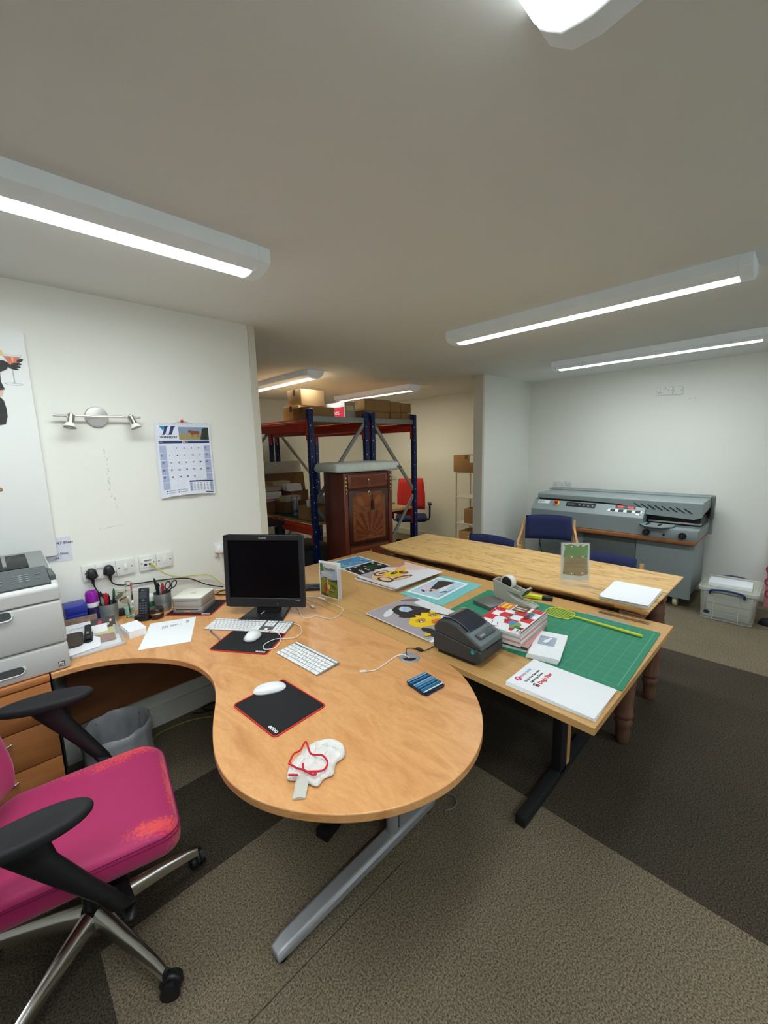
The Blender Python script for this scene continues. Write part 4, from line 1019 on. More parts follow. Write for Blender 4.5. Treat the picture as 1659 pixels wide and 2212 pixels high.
for i in range(2):
    for j in range(2): cp(EL(.09+.2*i, .08-.03*j, .012, .009, 0, 12), NAVY, 2); sub(.11+.2*i, .077-.03*j, .25+.2*i, .083-.03*j, GREYP, 2, 2)
sub(.80, .022, .96, .034, INK, 2, 2)
mb.build('printed_page', t, smooth=0, weld=False, recalc=False)
text('WYNNSTAY', .0165, NAVY, 'brand_lettering', t, (.018, -.0062, .805*CH), (R(90), 0, 0), ext=.0002, sx=1.0, bold=.0004)
text('JULY', .016, WHITE, 'month_lettering', t, (.50*CW, -.0068, .7365*CH), (R(90), 0, 0), 'CENTER', ext=.0002, bold=.0003)
text('2025', .009, LGREY, 'year_lettering', t, (.07*CW, -.0068, .742*CH), (R(90), 0, 0), 'CENTER', ext=.0002)
day = 1
for j in range(5):
    for i in range(7):
        if (j == 0 and i < 2) or day > 31: continue
        v = (.705-.101*j-.045)
        text(str(day), .0125, INK, 'date_number', t, ((.03+.136*i+.02)*CW, cpage((.03+.136*i+.05), v).y-.0012, v*CH+.012*(1-v)**3), (R(90), 0, 0), ext=.0001, bold=.0003)
        day += 1
mb = MB()
for k in range(30): mb.tube([(.012+.0094*k, -.004+.005*math.cos(q), CH-.002+.006*math.sin(q)) for q in [2*PI*i/8 for i in range(8)]], .0009, WHITE, 5, closed=True)
o = mb.build('spiral_binding', t, smooth=60); o['kind'] = 'stuff'
MB().tube(catmull([(.10, -.004, CH), (.13, -.004, CH+.012), (.145, -.004, CH+.016), (.16, -.004, CH+.012), (.20, -.004, CH)], 4), .0012, STEEL, 6).build('hanger_wire', t)
MB().ell((.142, -.008, CH+.014), (.008, .006, .008), RED, 14).build('red_pin', t)

# big canvas board with a gloved hand holding a cocktail
t = thing('canvas_picture', 'large white canvas picture of a gloved hand with a cocktail glass', 'picture', (0, 0, 0))
MB().box((-.29, 2.5075, 1.6125), (1.02, .024, 1.02), mat('canvas_white', sr(228, 230, 228), .8, spec=.2, noise=(3, .01)), bev=.002).build('canvas', t)
GLV = mat('charcoal_glove', sr(56, 54, 56), .7, noise=(30, .25)); GLASSL = mat('glass_line', sr(168, 176, 190), .5); DRINK = mat('coral_drink', sr(218, 118, 84), .5, noise=(60, .2))
def wp(items, name='painted_picture'):
    mb = MB()
    for k, (m, pts) in enumerate(items): mb.poly([(x, 2.4952-.00015*k, z) for x, z in pts], m)
    return mb.build(name, t, smooth=0, weld=False, recalc=False)
gx = .164
CVW = mat('canvas_white', (.8, .8, .8))
it = [(GLASSL, EL(gx-.002, 1.897, .030, .0062)), (CVW, EL(gx-.002, 1.897, .027, .0043)), (GLASSL, [(gx-.002, 1.965), (gx+.002, 1.965), (gx+.002, 1.905), (gx+.007, 1.899), (gx-.009, 1.899), (gx-.002, 1.905)]),
      (GLASSL, [(gx-.030, 2.023), (gx+.038, 2.023), (gx+.005, 1.974), (gx-.004, 1.974)]), (mat('pale_glass', sr(216, 214, 214), .5), [(gx-.028, 2.022), (gx+.036, 2.022), (gx+.031, 2.015), (gx-.024, 2.015)]), (DRINK, [(gx-.025, 2.014), (gx+.031, 2.014), (gx+.004, 1.977), (gx-.004, 1.977)]), (mat('drink_light', sr(232, 170, 130), .5), [(gx+.0, 2.013), (gx+.010, 2.013), (gx+.004, 1.985)]),
      (GLV, EL(gx+.029, 2.000, .0135, .0065, 35)), (GLV, EL(gx+.016, 1.984, .018, .0055, 5)), (GLV, EL(gx+.010, 1.974, .019, .0055, -8)), (GLV, EL(gx+.004, 1.965, .017, .0050, -14)), (GLV, EL(gx-.022, 1.982, .020, .010, -35)), (GLV, EL(gx-.035, 1.972, .020, .020, 10)),
      (GLV, [(gx-.10, 1.985), (gx-.03, 1.985), (gx-.024, 1.955), (gx-.043, 1.945), (gx-.045, 1.905), (gx-.036, 1.872), (gx-.10, 1.856)]), (mat('pale_skin', sr(226, 186, 160), .6), [(gx-.10, 1.860), (gx-.040, 1.868), (gx-.048, 1.842), (gx-.10, 1.842)]),
      (GLV, [(gx-.10, 1.846), (gx-.060, 1.843), (gx-.046, 1.825), (gx-.041, 1.790), (gx-.042, 1.755), (gx-.052, 1.722), (gx-.10, 1.712)]), (mat('orange_slice', sr(226, 190, 110), .5), EL(gx-.034, 2.027, .010, .013)), (mat('rose_print', sr(200, 110, 90), .5), EL(.058, 1.437, .008, .008)), (GREENP, EL(.061, 1.431, .006, .003, 30))]
wp(it[:-2])
wp(it[-2:], 'painted_rose')
# handwritten note behind it
t = thing('paper_note', 'handwritten paper note stuck on the wall behind the big canvas', 'paper', (0, 0, 0))
MB().box((.155, 2.5197, 1.125), (.250, .0016, .12), mat('bluish_paper', sr(208, 212, 224), .7), RY(R(1))).build('sheet', t, smooth=0)
for s, x, z, sz in (('A3 Sheet', .222, 1.150, .018), ('Per Sheet', .205, 1.098, .015), ('A4', .208, 1.078, .014)): text(s, sz, INK, 'handwriting', t, (x-.0, 2.5176, z), (R(90), 0, 0), ext=.0001, shear=.3)
# ------------------------------------------------------------------ big laser printer
ZD = .7305
PG = mat('printer_light_grey', sr(196, 197, 194), .45, noise=(3, .015)); PDG = mat('printer_dark_grey', sr(78, 84, 86), .45); PMG = mat('printer_mid_grey', sr(128, 132, 130), .45)
t = thing('laser_printer', 'large grey office laser printer on the drawer unit at the left edge', 'printer', (0, 0, 0))
def pbox(name, x0, x1, y0, y1, z0, z1, m, bev=.01, parent=t): return MB().box(((x0+x1)/2, (y0+y1)/2, (z0+z1)/2), (x1-x0, y1-y0, z1-z0), m, bev=bev, seg=3).build(name, parent)
def lprof(name, prof, x0, x1, m, bev=.006):
    return MB().loft([[(x0, y, z) for y, z in prof], [(x1, y, z) for y, z in prof]], m).build(name, t, bev=(bev, 3))
tr = pbox('paper_tray', -.245, .167, 2.012, 2.44, .732, .841, PG)
fd = pbox('front_door', -.245, .167, 2.010, 2.44, .8435, 1.018, PG)
lprof('upper_body', [(2.010, 1.021), (2.010, 1.072), (2.022, 1.085), (2.20, 1.110), (2.44, 1.13), (2.44, 1.021)], -.245, .167, PG)
# dark top with output well
lprof('top_cover', [(2.19, 1.09), (2.19, 1.118), (2.24, 1.130), (2.43, 1.152), (2.44, 1.10)], -.24, .158, PMG, .004)
def slopebox(name, x0, x1, y0, z0, y1, z1, th, m, lift=0):
    a = math.atan2(z1-z0, y1-y0); L = math.hypot(z1-z0, y1-y0)
    M = Matrix.Translation((x0, y0, z0)) @ Matrix.Rotation(a, 4, 'X')
    mb = MB(); mb.box(((x1-x0)/2, L/2, th/2+lift), (x1-x0, L, th), m, bev=.002)
    for v in mb.bm.verts: v.co = M @ v.co
    return mb.build(name, t), M
cpn, CM = slopebox('control_panel', -.22, .146, 2.024, 1.083, 2.195, 1.118, .010, PDG)
mb = MB(); mb.box((0, 0, 0), (.001, .001, .001), PDG); mb.bm.free()
KEYL = mat('key_legend', sr(176, 182, 182), .5)
def key(x, y, w, h, lg=True):
    mb = MB(); mb.box((x, y, .0105), (w, h, .003), mat('panel_key', sr(92, 100, 102), .4), bev=.001)
    if lg: mb.box((x, y, .0122), (w*.55, h*.16, .0004), KEYL)
    for v in mb.bm.verts: v.co = CM @ v.co
    mb.build('button', cpn)
for i in range(3):
    for j in range(4): key(.262+.019*i, .050+.0185*j+.0*i, .015, .013)
for x, y in ((.333, .062), (.335, .10), (.20, .075), (.20, .055), (.20, .095), (.178, .075), (.222, .075), (.182, .045), (.218, .045)): key(x, y, .016, .010)
pbox('corner_trim', .1465, .166, 2.06, 2.19, 1.085, 1.112, PDG, .004)
w, WM = slopebox('output_well', -.20, .098, 2.215, 1.1255, 2.40, 1.1475, .0015, BLACK, lift=.001)
mb = MB(); mb.box((.225, .10, .006), (.012, .14, .008), PMG)
for v in mb.bm.verts: v.co = WM @ v.co
mb.build('paper_guide', t)
mb = MB(); mb.prism([(x, z) for x, z in RR(-.30, -.014, .0, .014, .0135, 6)], -.003, .003, PDG, Matrix.Translation((.027, 2.0108, .779)) @ Matrix.Rotation(PI/2, 4, 'X')); mb.build('handle_recess', tr)
mb = MB(); mb.tube([(-.25, 2.010, .762), (.015, 2.010, .762), (.026, 2.010, .768), (.030, 2.010, .779), (.026, 2.010, .790)], .0035, WHITE, 8); mb.build('handle_lip', tr)
mb = MB(); mb.prism([(x, z) for x, z in RR(-.30, -.028, .0, .006, .012, 6)], -.003, .003, PDG, Matrix.Translation((.016, 2.0092, 1.008)) @ Matrix.Rotation(PI/2, 4, 'X')); mb.build('handle_recess', fd)
mb = MB(); mb.tube([(-.25, 2.007, .981), (.006, 2.007, .981), (.017, 2.007, .987), (.021, 2.007, 1.0)], .0035, WHITE, 8); mb.build('handle_lip', fd)
a = MB().box((.138, 2.0112, .757), (.020, .001, .020), INK).box((.138, 2.0105, .757), (.015, .001, .015), WHITE).box((.138, 2.0099, .756), (.011, .0006, .004), INK).build('paper_size_badge', tr, smooth=0)
text('LEXMARK', .022, DKGREY, 'brand_lettering', t, (-.010, 2.0092, 1.035), (R(90), 0, 0), 'RIGHT', bold=.0006)

# ------------------------------------------------------------------ monitor
th_ = math.atan2(-.776, .631)      # local +x = left to right seen from the camera
t = thing('computer_monitor', 'black flat screen monitor, switched off, on a black stand', 'monitor', (.983, 1.900, ZD), th_)
SCRN = mat('off_screen', (.002, .002, .003), .3, spec=.12); BZ = mat('monitor_bezel', sr(30, 31, 34), .42)
tilt = Matrix.Translation((0, 0, .235)) @ Matrix.Rotation(R(-4), 4, 'X')
def tb(name, mb, **k):
    for v in mb.bm.verts: v.co = tilt @ v.co
    return mb.build(name, t, **k)
W_, H_ = .425, .372
mb = MB()
for x, z, sx, szz in ((-W_/2+.012, 0, .024, H_), (W_/2-.012, 0, .024, H_)): mb.box((x, 0, z), (sx, .022, szz), BZ)
mb.box((0, 0, H_/2-.013), (W_-.048, .022, .026), BZ); mb.box((0, 0, -H_/2+.023), (W_-.048, .022, .046), BZ)
tb('bezel', mb, bev=(.003, 2))
tb('screen', MB().box((0, .004, .010), (W_-.046, .01, H_-.070), SCRN))
mb = MB(); mb.loft([[(x*.99, .0105, z*.99) for x, z in RC(-W_/2, -H_/2, W_/2, H_/2)], [(x*.97, .025, z*.97) for x, z in RC(-W_/2, -H_/2, W_/2, H_/2)], [(x*.6, .05, z*.6) for x, z in RC(-W_/2, -H_/2, W_/2, H_/2)]], BZ); tb('rear_housing', mb)
o = text('PLANAR', .011, mat('silver_letters', sr(170, 172, 176), .4), 'brand_lettering', t, align='CENTER', bold=.0002); o.matrix_local = tilt @ Matrix.Translation((0, -.0115, H_/2-.0165)) @ Matrix.Rotation(PI/2, 4, 'X')
o = text('PL1910M', .006, KEYL, 'model_lettering', t); o.matrix_local = tilt @ Matrix.Translation((.165, -.0115, -H_/2+.034)) @ Matrix.Rotation(PI/2, 4, 'X')
for k in range(5): tb('button', MB().box((-.045+.022*k, -.0115, -H_/2+.018), (.013, .002, .003), BLACK))
tb('power_light', MB().box((.068, -.0115, -H_/2+.018), (.005, .002, .005), mat('amber_led', sr(160, 110, 30), .4)))
mb = MB(); mb.prism([(-.115, -.105), (.115, -.105), (.095, .09), (-.095, .09)], 0, .012, BZ); mb.build('stand_base', t, bev=(.004, 2))
mb = MB(); mb.loft([[(-.06, .0, .012), (.06, .0, .012), (.06, .05, .012), (-.06, .05, .012)], [(-.05, .035, .11), (.05, .035, .11), (.05, .065, .11), (-.05, .065, .11)], [(-.05, .045, .2), (.05, .045, .2), (.05, .065, .2), (-.05, .065, .2)]], BZ); mb.build('stand_neck', t, bev=(.003, 2))
mb = MB(); mb.cyl((-.058, .02, .055), (.058, .02, .055), .022, BLACK); mb.build('hinge', t)

# ------------------------------------------------------------------ keyboards
KEYM = mat('white_keycap', sr(232, 233, 233), .45); ALUK = mat('keyboard_aluminium', sr(168, 170, 172), .35, .8)
KC = {}
def keycap(w, d, h):
    k = (round(w, 4), round(d, 4))
    if k not in KC:
        o = MB().box((0, 0, h/2), (w, d, h), KEYM, bev=.0008, seg=1).build('key_template', smooth=0); KC[k] = o.data; bpy.data.objects.remove(o)
    return KC[k]
def keyboard(name, label, loc, rz, W, D, rows, h0, slope, km=ALUK, limit=100):
    t = thing(name, label, 'keyboard', loc, rz)
    mb = MB(); mb.loft([[(x, y, z0+(y+D/2)*slope) for x, y in RR(-W/2, -D/2, W/2, D/2, .004, 3)] for z0 in (.0, h0)], km)
    for v in mb.bm.verts: v.co.z = max(0, v.co.z) if v.co.z > .003 else 0
    mb.build('case', t, smooth=30)
    n = 0; rest = []
    for (y, d, keys) in rows:
        for x, w in keys:
            n += 1; z = h0+(y+D/2)*slope+.0002
            if n <= limit:
                o = bpy.data.objects.new('key', keycap(w-.0025, d-.0025, .0022)); COL.objects.link(o); o.parent = t; o.location = (x+w/2, y, z); o.rotation_euler = (math.atan(slope), 0, 0)
            else: rest.append((x+w/2, y, z, w-.0025, d-.0025))
    if rest:
        mb = MB()
        for x, y, z, w, d in rest: mb.box((x, y, z+.0011), (w, d, .0022), KEYM)
        o = mb.build('keys', t, smooth=0); o['kind'] = 'stuff'
    return t
def row(x0, ws): 
    out = []; x = x0
    for w in ws: out.append((x, w)); x += w
    return out
u = .019
main = [[1.5]+[1]*12+[1.5-.5], [1]*13+[1.5], [1.5]+[1]*13, [1.75]+[1]*11+[1.75], [2.25]+[1]*10+[2.25], [1.2, 1.2, 1.2, 5.2, 1.2, 1.2, 1.2+1.1]]
def small_rows(x0, D):
    out = []; y = D/2-.011
    for k, r in enumerate(main):
        tot = sum(r); s = 14.4*u/tot; d = u if k else .013
        if k: pass
        out.append((y-(d/2 if k else .0)+(0), d, row(x0, [w*s for w in r]))); y -= (d if k else .0105)
    return out
keyboard('compact_keyboard', 'small white wireless keyboard on the desk right of the wired mouse', (.863, 1.3605, ZD), R(-86.5), .279, .115, small_rows(-.1368, .115), .003, .055)
fr = small_rows(-.209, .113)
FW = .418
full = []
for k, (y, d, ks) in enumerate(fr):
    ex = []
    xs = -.209+14.4*u+.008; xn = FW/2-.0035-4*u*.98
    if k in (0, 1, 2): ex += [(xs+u*.9*i, u*.9) for i in range(3)]
    if k == 4: ex += [(xs+u*.9, u*.9)]
    if k == 5: ex += [(xs+u*.9*i, u*.9) for i in range(3)]
    ex += [(xn+u*.98*i, u*.98) for i in range(4)] if k < 5 else [(xn, u*1.96), (xn+u*1.96, u*.98), (xn+u*2.94, u*.98)]
    full.append((y, d, ks+ex))
keyboard('wired_keyboard', 'full-size white keyboard with a number pad in front of the monitor', (.848, 1.827, ZD), R(-54), FW, .115, full, .003, .06)

# ------------------------------------------------------------------ mouse mats and mice
MATB = mat('black_mat_cloth', sr(24, 25, 27), .9, noise=(200, .15)); REDS = mat('red_stitched_edge', sr(206, 40, 42), .7)
def mouse_mat(label, c, w, d, rz, txt=True):
    t = thing('mouse_mat', label, 'mouse mat', (c[0], c[1], ZD), rz)
    MB().prism(RR(-w/2, -d/2, w/2, d/2, .012, 5), 0, .002, MATB).build('mat', t)
    MB().tube([(x, y, .0018) for x, y in RR(-w/2, -d/2, w/2, d/2, .012, 5)], .0024, REDS, 6, closed=True).build('stitched_edge', t, smooth=60)
    if txt: text('eono', .022, WHITE, 'logo_lettering', t, (w/2-.012, -d/2+.013, .0021), (0, 0, 0), 'RIGHT', bold=.0006)
    return t
# local +x = reading direction of the logo
mouse_mat('black mouse mat with red edge lying nearest the round end of the desk', (.620, 1.163), .245, .200, R(-86))
mouse_mat('black mouse mat with red edge below the wired mouse', (.768, 1.678), .268, .195, R(-56))
mouse_mat('black mouse mat with red edge underneath the small silver computer', (.765, 2.272), .245, .215, R(-47))
def mouse(name, label, loc, rz, L, Wm, H, m, cable=None):
    t = thing(name, label, 'mouse', loc, rz)
    mb = MB()
    def f(u, v):
        a = 2*PI*u; r = v
        ex = math.copysign(abs(math.cos(a))**.75, math.cos(a))*L/2*r; ey = math.copysign(abs(math.sin(a))**.75, math.sin(a))*Wm/2*r
        return Vector((ex, ey, .004+H*(1-r**3.2)**.6*(1-.25*(ex/(L/2))**2)))
    mb.grid(lambda u, v: f(u, v*.999+.0005), 28, 10, m); mb.loft([[Vector((*f(i/28, 1)[:2], 0))*.97 for i in range(28)], [f(i/28, 1) for i in range(28)]], m)
    mb.build('shell', t, smooth=70)
    return t
mouse('wireless_mouse', 'flat white wireless mouse on the nearest mouse mat', (.643, 1.268, ZD+.0025), R(-26), .114, .057, .018, mat('glossy_white', sr(230, 231, 232), .12))
t = mouse('wired_mouse', 'white wired mouse with a clear rim on the middle mouse mat', (.795, 1.695, ZD+.0045), R(35), .088, .060, .026, mat('glossy_white', sr(230, 231, 232), .12))
mb = MB(); mb.tube([(x, y, .006) for x, y in EL(0, 0, .047, .033, 0, 30)], .0042, mat('clear_rim', sr(190, 194, 196), .1, alpha=.5), 8, closed=True); mb.build('clear_rim', t, smooth=60)
CABW = mat('white_cable', sr(226, 226, 224), .4)
def cable(name, label, pts, r, m, z=ZD+.003, cat='cable', ends=None):
    P = [Vector((*p[:2], p[2] if len(p) > 2 else z)) for p in pts]
    mb = MB(); mb.tube(catmull(P, 7), r, m, 8)
    o = mb.build(name, smooth=60); return tag(o, label, cat)
kp = [(1.006, 1.683), (1.011, 1.639), (.981, 1.577), (.927, 1.548), (.884, 1.578), (.849, 1.599), (.798, 1.589), (.776, 1.559), (.79, 1.535), (.822, 1.532), (.871, 1.575), (.894, 1.636), (.885, 1.690), (.852, 1.73), (.822, 1.722)]
zz = [.0075]*3+[.004]*1+[.0075]*9+[.0075, .009]
cable('mouse_cable', 'white cord looping over the desk from the wired mouse to the keyboard', [(*p, ZD+q) for p, q in zip(kp, [.007, .0055, .004, .0065, .008, .008, .008, .0065, .0065, .0065, .011, .008, .0085, .010, .011])], .0017, CABW)
cable('keyboard_cable', 'white keyboard cable winding behind the monitor stand towards the card', [(.912, 1.886), (.975, 1.912, ZD+.016), (1.033, 1.922, ZD+.016), (1.10, 1.90, ZD+.016), (1.135, 1.886, ZD+.003), (1.122, 1.827), (1.090, 1.747), (1.088, 1.693), (1.137, 1.681), (1.168, 1.600), (1.219, 1.602), (1.284, 1.644), (1.297, 1.701), (1.292, 1.766), (1.300, 1.826), (1.300, 1.86), (1.295, 1.90), (1.25, 1.98)], .0017, CABW)
t = thing('usb_cable', 'short white cable with a silver connector beside the monitor stand', 'cable', (0, 0, 0))
MB().tube(catmull([(1.23, 1.93, ZD+.003), (1.213, 1.87, ZD+.003), (1.200, 1.822, ZD+.004)], 5), .0017, CABW).build('cord', t)
MB().box((1.197, 1.803, ZD+.005), (.014, .030, .008), WHITE, RZ(R(-12)), bev=.001).build('plug_body', t); MB().box((1.193, 1.783, ZD+.005), (.012, .014, .005), STEEL, RZ(R(-12))).build('connector', t)
t = thing('inline_plug', 'white plug on the keyboard cable in front of the greeting card', 'plug', (1.300, 1.858, ZD+.0045), R(98)); MB().box((0, 0, .0015), (.05, .013, .008), WHITE, bev=.002).build('plug_body', t)
t = thing('charging_cable', 'white charging cable coming out of the desk grommet', 'cable', (0, 0, 0))
MB().tube(catmull([(1.150, 1.052, .715), (1.148, 1.056, .735), (1.136, 1.075, .745), (1.118, 1.092, .739), (1.097, 1.097, .734), (1.033, 1.088, .7335), (.988, 1.087, .7335), (.958, 1.108, .7335)], 6), .0021, CABW).build('cord', t)
MB().box((.951, 1.1125, .7345), (.022, .011, .006), WHITE, RZ(R(-36)), bev=.0015).build('connector', t)
t = thing('power_lead', 'thin black lead from the desk grommet to the label printer', 'cable', (0, 0, 0))
MB().tube(catmull([(1.145, 1.050, .71), (1.150, 1.066, .738), (1.168, 1.085, .752), (1.195, 1.095, .742), (1.218, 1.087, .735), (1.223, 1.055, .7345), (1.25, 1.040, .7345), (1.285, 1.035, .736), (1.30, 1.02, .738)], 6), .0021, BLACK).build('cord', t)
MB().tube([(1.2215, 1.076, .738), (1.224, 1.060, .739), (1.226, 1.045, .738)], [.005, .008, .005], BLACK, 12).build('ferrite_bead', t)
for k, (lb, pts, r, m) in enumerate([('black cable coiled behind the monitor on the desk', [(.90, 2.42), (.94, 2.36), (.99, 2.34), (1.02, 2.38), (.99, 2.43), (.94, 2.42), (.93, 2.38), (1.0, 2.30), (1.1, 2.28)], .003, BLACK),
                        ('white cable lying on the desk along the wall behind the silver computer', [(.62, 2.49), (.80, 2.485), (.92, 2.465), (1.0, 2.44), (1.12, 2.40)], .0028, CABW), ('second white cable along the wall near the silver computer', [(.88, 2.48), (.97, 2.46), (1.06, 2.45), (1.18, 2.46)], .0024, CABW)]):
    cable('desk_cable', lb, pts, r, m, z=ZD+.004+.004*k)
# biro on the desk
def pen(label, p0, p1, r=.0042, body=mat('clear_pen', sr(150, 140, 138), .2, alpha=.7), cap=mat('purple_pen_end', sr(80, 50, 110), .4), group=None):
    a, b = Vector(p0), Vector(p1); t = thing('pen', label, 'pen', a, 0, group); d = b-a
    MB().tube([(0, 0, 0), d*.9, d], [r, r, r*.3], body, 10).build('barrel', t); MB().tube([-d*.01, d*.10], r*1.12, cap, 10).build('cap', t); return t
pen('thin ballpoint pen on the desk left of the middle mouse mat', (.692, 1.911, ZD+.005), (.684, 1.775, ZD+.005))

# ------------------------------------------------------------------ coaster stack, cloth
COCO = [mat('coaster_navy', sr(22, 38, 70), .35), mat('coaster_blue', sr(58, 134, 186), .35), mat('coaster_teal', sr(20, 96, 122), .35), mat('coaster_pale', sr(206, 222, 224), .35), mat('coaster_sky', sr(130, 176, 204), .35)]
for k, a in enumerate((-4, -13, -7)):
    t = thing('coaster', ('lowest striped coaster of the small pile on the round desk end', 'middle striped coaster of the pile, turned slightly', 'top coaster of the pile with blue and white stripes')[k], 'coaster', (1.05-.002*k, .880+.002*k, ZD+.0045*k), R(a))
    MB().prism(RR(-.049, -.049, .049, .049, .010, 5), 0, .0042, COCO[0], bev=.0008).build('base', t)
    if k == 2:
        it = []; x = .03
        for w, c in ((.05, 3), (.10, 2), (.04, 1), (.05, 0), (.05, 1), (.06, 2), (.03, 4), (.05, 1), (.06, 4), (.05, 0), (.04, 2), (.05, 1), (.04, 0), (.05, 4), (.05, 1)):
            it.append((COCO[c], RC(.03, x, .97, min(.97, x+w)))); x += w+.012
        picture('stripe_pattern', t, it, .098, .098, .0042, -.049, -.049)
CLOTH = mat('white_terry_cloth', sr(224, 222, 218), .95, spec=.1, noise=(40, .06), bump=(160, 1.0, .004)); PIP = mat('red_piping', sr(200, 30, 50), .8)
t = thing('cleaning_cloth', 'crumpled white cloth with red piping on the round desk end', 'cloth', (0, 0, 0))
ol = catmull([Vector((x, y)) for x, y in [(.488, .891), (.466, .864), (.483, .843), (.497, .822), (.508, .786), (.536, .799), (.562, .788), (.590, .818), (.618, .816), (.640, .838), (.650, .866), (.636, .898), (.606, .924), (.577, .918), (.558, .926), (.534, .908), (.508, .903)]], 2, True)
cx_ = sum(p.x for p in ol)/len(ol); cy_ = sum(p.y for p in ol)/len(ol)
def ch(x, y, r): 
    return .012+.010*(1-r**3)+.0085*math.sin(x*110+y*50)*(1-r**5)+.006*math.sin(x*50-y*190+1)*(1-r**5)+.004*math.sin(y*330+x*150)
mb = MB(); rings = []
for r in (1.0, 1.01, .95, .85, .7, .55, .4, .25, .12, .02):
    rings.append([(cx_+(p.x-cx_)*r, cy_+(p.y-cy_)*r, ZD+(.0008 if r == 1.0 else max(.003, ch(cx_+(p.x-cx_)*r, cy_+(p.y-cy_)*r, min(1, r)) if r < 1 else .007))) for p in ol])
mb.loft(rings, CLOTH); mb.build('cloth', t, smooth=80, sub=2)
def pz(x, y):
    best = 1
    for r in [k/20 for k in range(20, 0, -1)]: pass
    d = math.hypot(x-cx_, y-cy_)/.085; return ZD+max(.010, max(ch(x+dx, y+dy, min(1, d*.8)) for dx, dy in ((0, 0), (.004, 0), (-.004, 0), (0, .004), (0, -.004))))+.0025
mb = MB()
for P in ([(.492, .891), (.510, .896), (.536, .904), (.563, .917), (.556, .883), (.560, .835), (.556, .806), (.540, .802), (.518, .818), (.508, .845), (.516, .862)],
          [(.489, .889), (.495, .858), (.499, .832), (.512, .812), (.516, .800), (.509, .797)], [(.468, .855), (.475, .846), (.486, .838)]):
    mb.tube(catmull([Vector((x, y, pz(x, y))) for x, y in P], 5), .0026, PIP, 7)
o = mb.build('piping', t, smooth=60)
mb = MB(); TL = [(.497, .834), (.485, .822), (.470, .806), (.458, .794)]
mb.loft([[(x-.013, y+.010, ZD+.004+h), (x, y, ZD+.009+h), (x+.012, y-.010, ZD+.004+h), (x+.012, y-.010, ZD+.001), (x-.013, y+.010, ZD+.001)] for (x, y), h in zip(TL, (.014, .006, .002, 0))], mat('grey_tag_cloth', sr(190, 188, 178), .9)); mb.build('fold_out_tag', t, smooth=50)
# ------------------------------------------------------------------ things along the wall at the back of the desk
t = thing('gift_box', 'small shiny blue box at the back of the desk beside the printer', 'box', (.250, 2.450, ZD), R(0)); BLB = mat('royal_blue_box', sr(36, 50, 150), .3)
MB().box((0, 0, .062), (.084, .10, .050), BLB, bev=.002).build('box_base', t); MB().box((0, 0, .108), (.087, .103, .040), BLB, bev=.002).build('box_lid', t); MB().box((0, 0, .018), (.08, .09, .036), DKGREY).build('box_plinth', t)
t = thing('deodorant_can', 'dark spray can with a purple cap beside the blue box', 'bottle', (.321, 2.435, ZD))
MB().lathe([(0, 0), (.024, 0), (.025, .004), (.025, .095), (.024, .10)], mat('dark_violet_can', sr(40, 36, 80), .25)).build('can_body', t); MB().lathe([(.0255, .098), (.0265, .102), (.0265, .118), (.0255, .122)], WHITE).build('white_collar', t)
MB().lathe([(.0265, .122), (.0275, .135), (.027, .165), (.022, .178), (.0, .18)], mat('purple_cap', sr(136, 24, 150), .3)).build('cap', t, smooth=60)
ZINC = mat('galvanised_cup', sr(150, 158, 156), .4, .55, noise=(20, .12))
def cup(label, x, y, r0=.036, r1=.043, h=.100):
    t = thing('pen_cup', label, 'pen pot', (x, y, ZD))
    MB().lathe([(0, .002), (r0, 0), (r0+.001, .003), (r1-.001, h*.45), (r1-.0015, h*.47), (r1-.001, h*.49), (r1, h), (r1+.0018, h+.001), (r1-.001, h-.001), (r0+.004, h*.5), (r0-.002, .004), (0, .004)], ZINC).build('cup', t, smooth=50)
cup('galvanised metal pen pot nearest the printer', .383, 2.428); cup('galvanised metal pen pot with scissors, next to the silver computer', .626, 2.385)
PR = mat('red_pen', sr(180, 30, 44), .35); PK_ = mat('black_pen', sr(24, 24, 28), .35); PGN = mat('green_pen', sr(30, 90, 70), .35); PSV = mat('silver_pen', sr(150, 160, 164), .3, .6)
random.seed(21)
for cx, cy, lst, gl, gr in ((.383, 2.428, [(-.028, .01, PK_, .165), (-.018, .022, PK_, .16), (-.010, -.004, PR, .155), (.0, .010, PR, .150), (-.024, -.018, PSV, .145), (.008, .018, PK_, .14), (.030, .006, PGN, .165), (.024, -.010, PK_, .13)], 'pen standing in the pot nearest the printer', 'pens in the pot nearest the printer'),
                          (.626, 2.385, [(-.026, .004, PK_, .185), (-.020, .016, PK_, .17), (-.008, .02, PK_, .15), (.004, .0, PR, .15), (.010, .014, PR, .145), (-.012, -.014, PSV, .14)], 'pen standing in the pot with the scissors', 'pens in the pot with the scissors')):
    for dx, dy, m, L in lst:
        a = Vector((cx+dx*.55, cy+dy*.55, ZD+.008)); b = Vector((cx+dx*1.15, cy+dy*1.15, ZD+L))
        t = thing('pen', gl, 'pen', a, 0, gr); d = b-a
        MB().tube([(0, 0, 0), d*.94, d*1.0], [.0045, .0045, .003], m, 10).build('barrel', t)
        MB().tube([d*.62, d*.93], .0053, m, 10).box(d*.8+Vector((.006, 0, 0)), (.002, .003, .03), m).build('cap_clip', t)
t = thing('scissors', 'scissors with black handles standing in the second pen pot', 'scissors', (.648, 2.390, ZD))
MB().box((-.006, 0, .055), (.010, .002, .09), STEEL, RY(R(12))).build('blade', t); MB().box((.004, .003, .055), (.010, .002, .09), STEEL, RY(R(2))).build('blade', t)
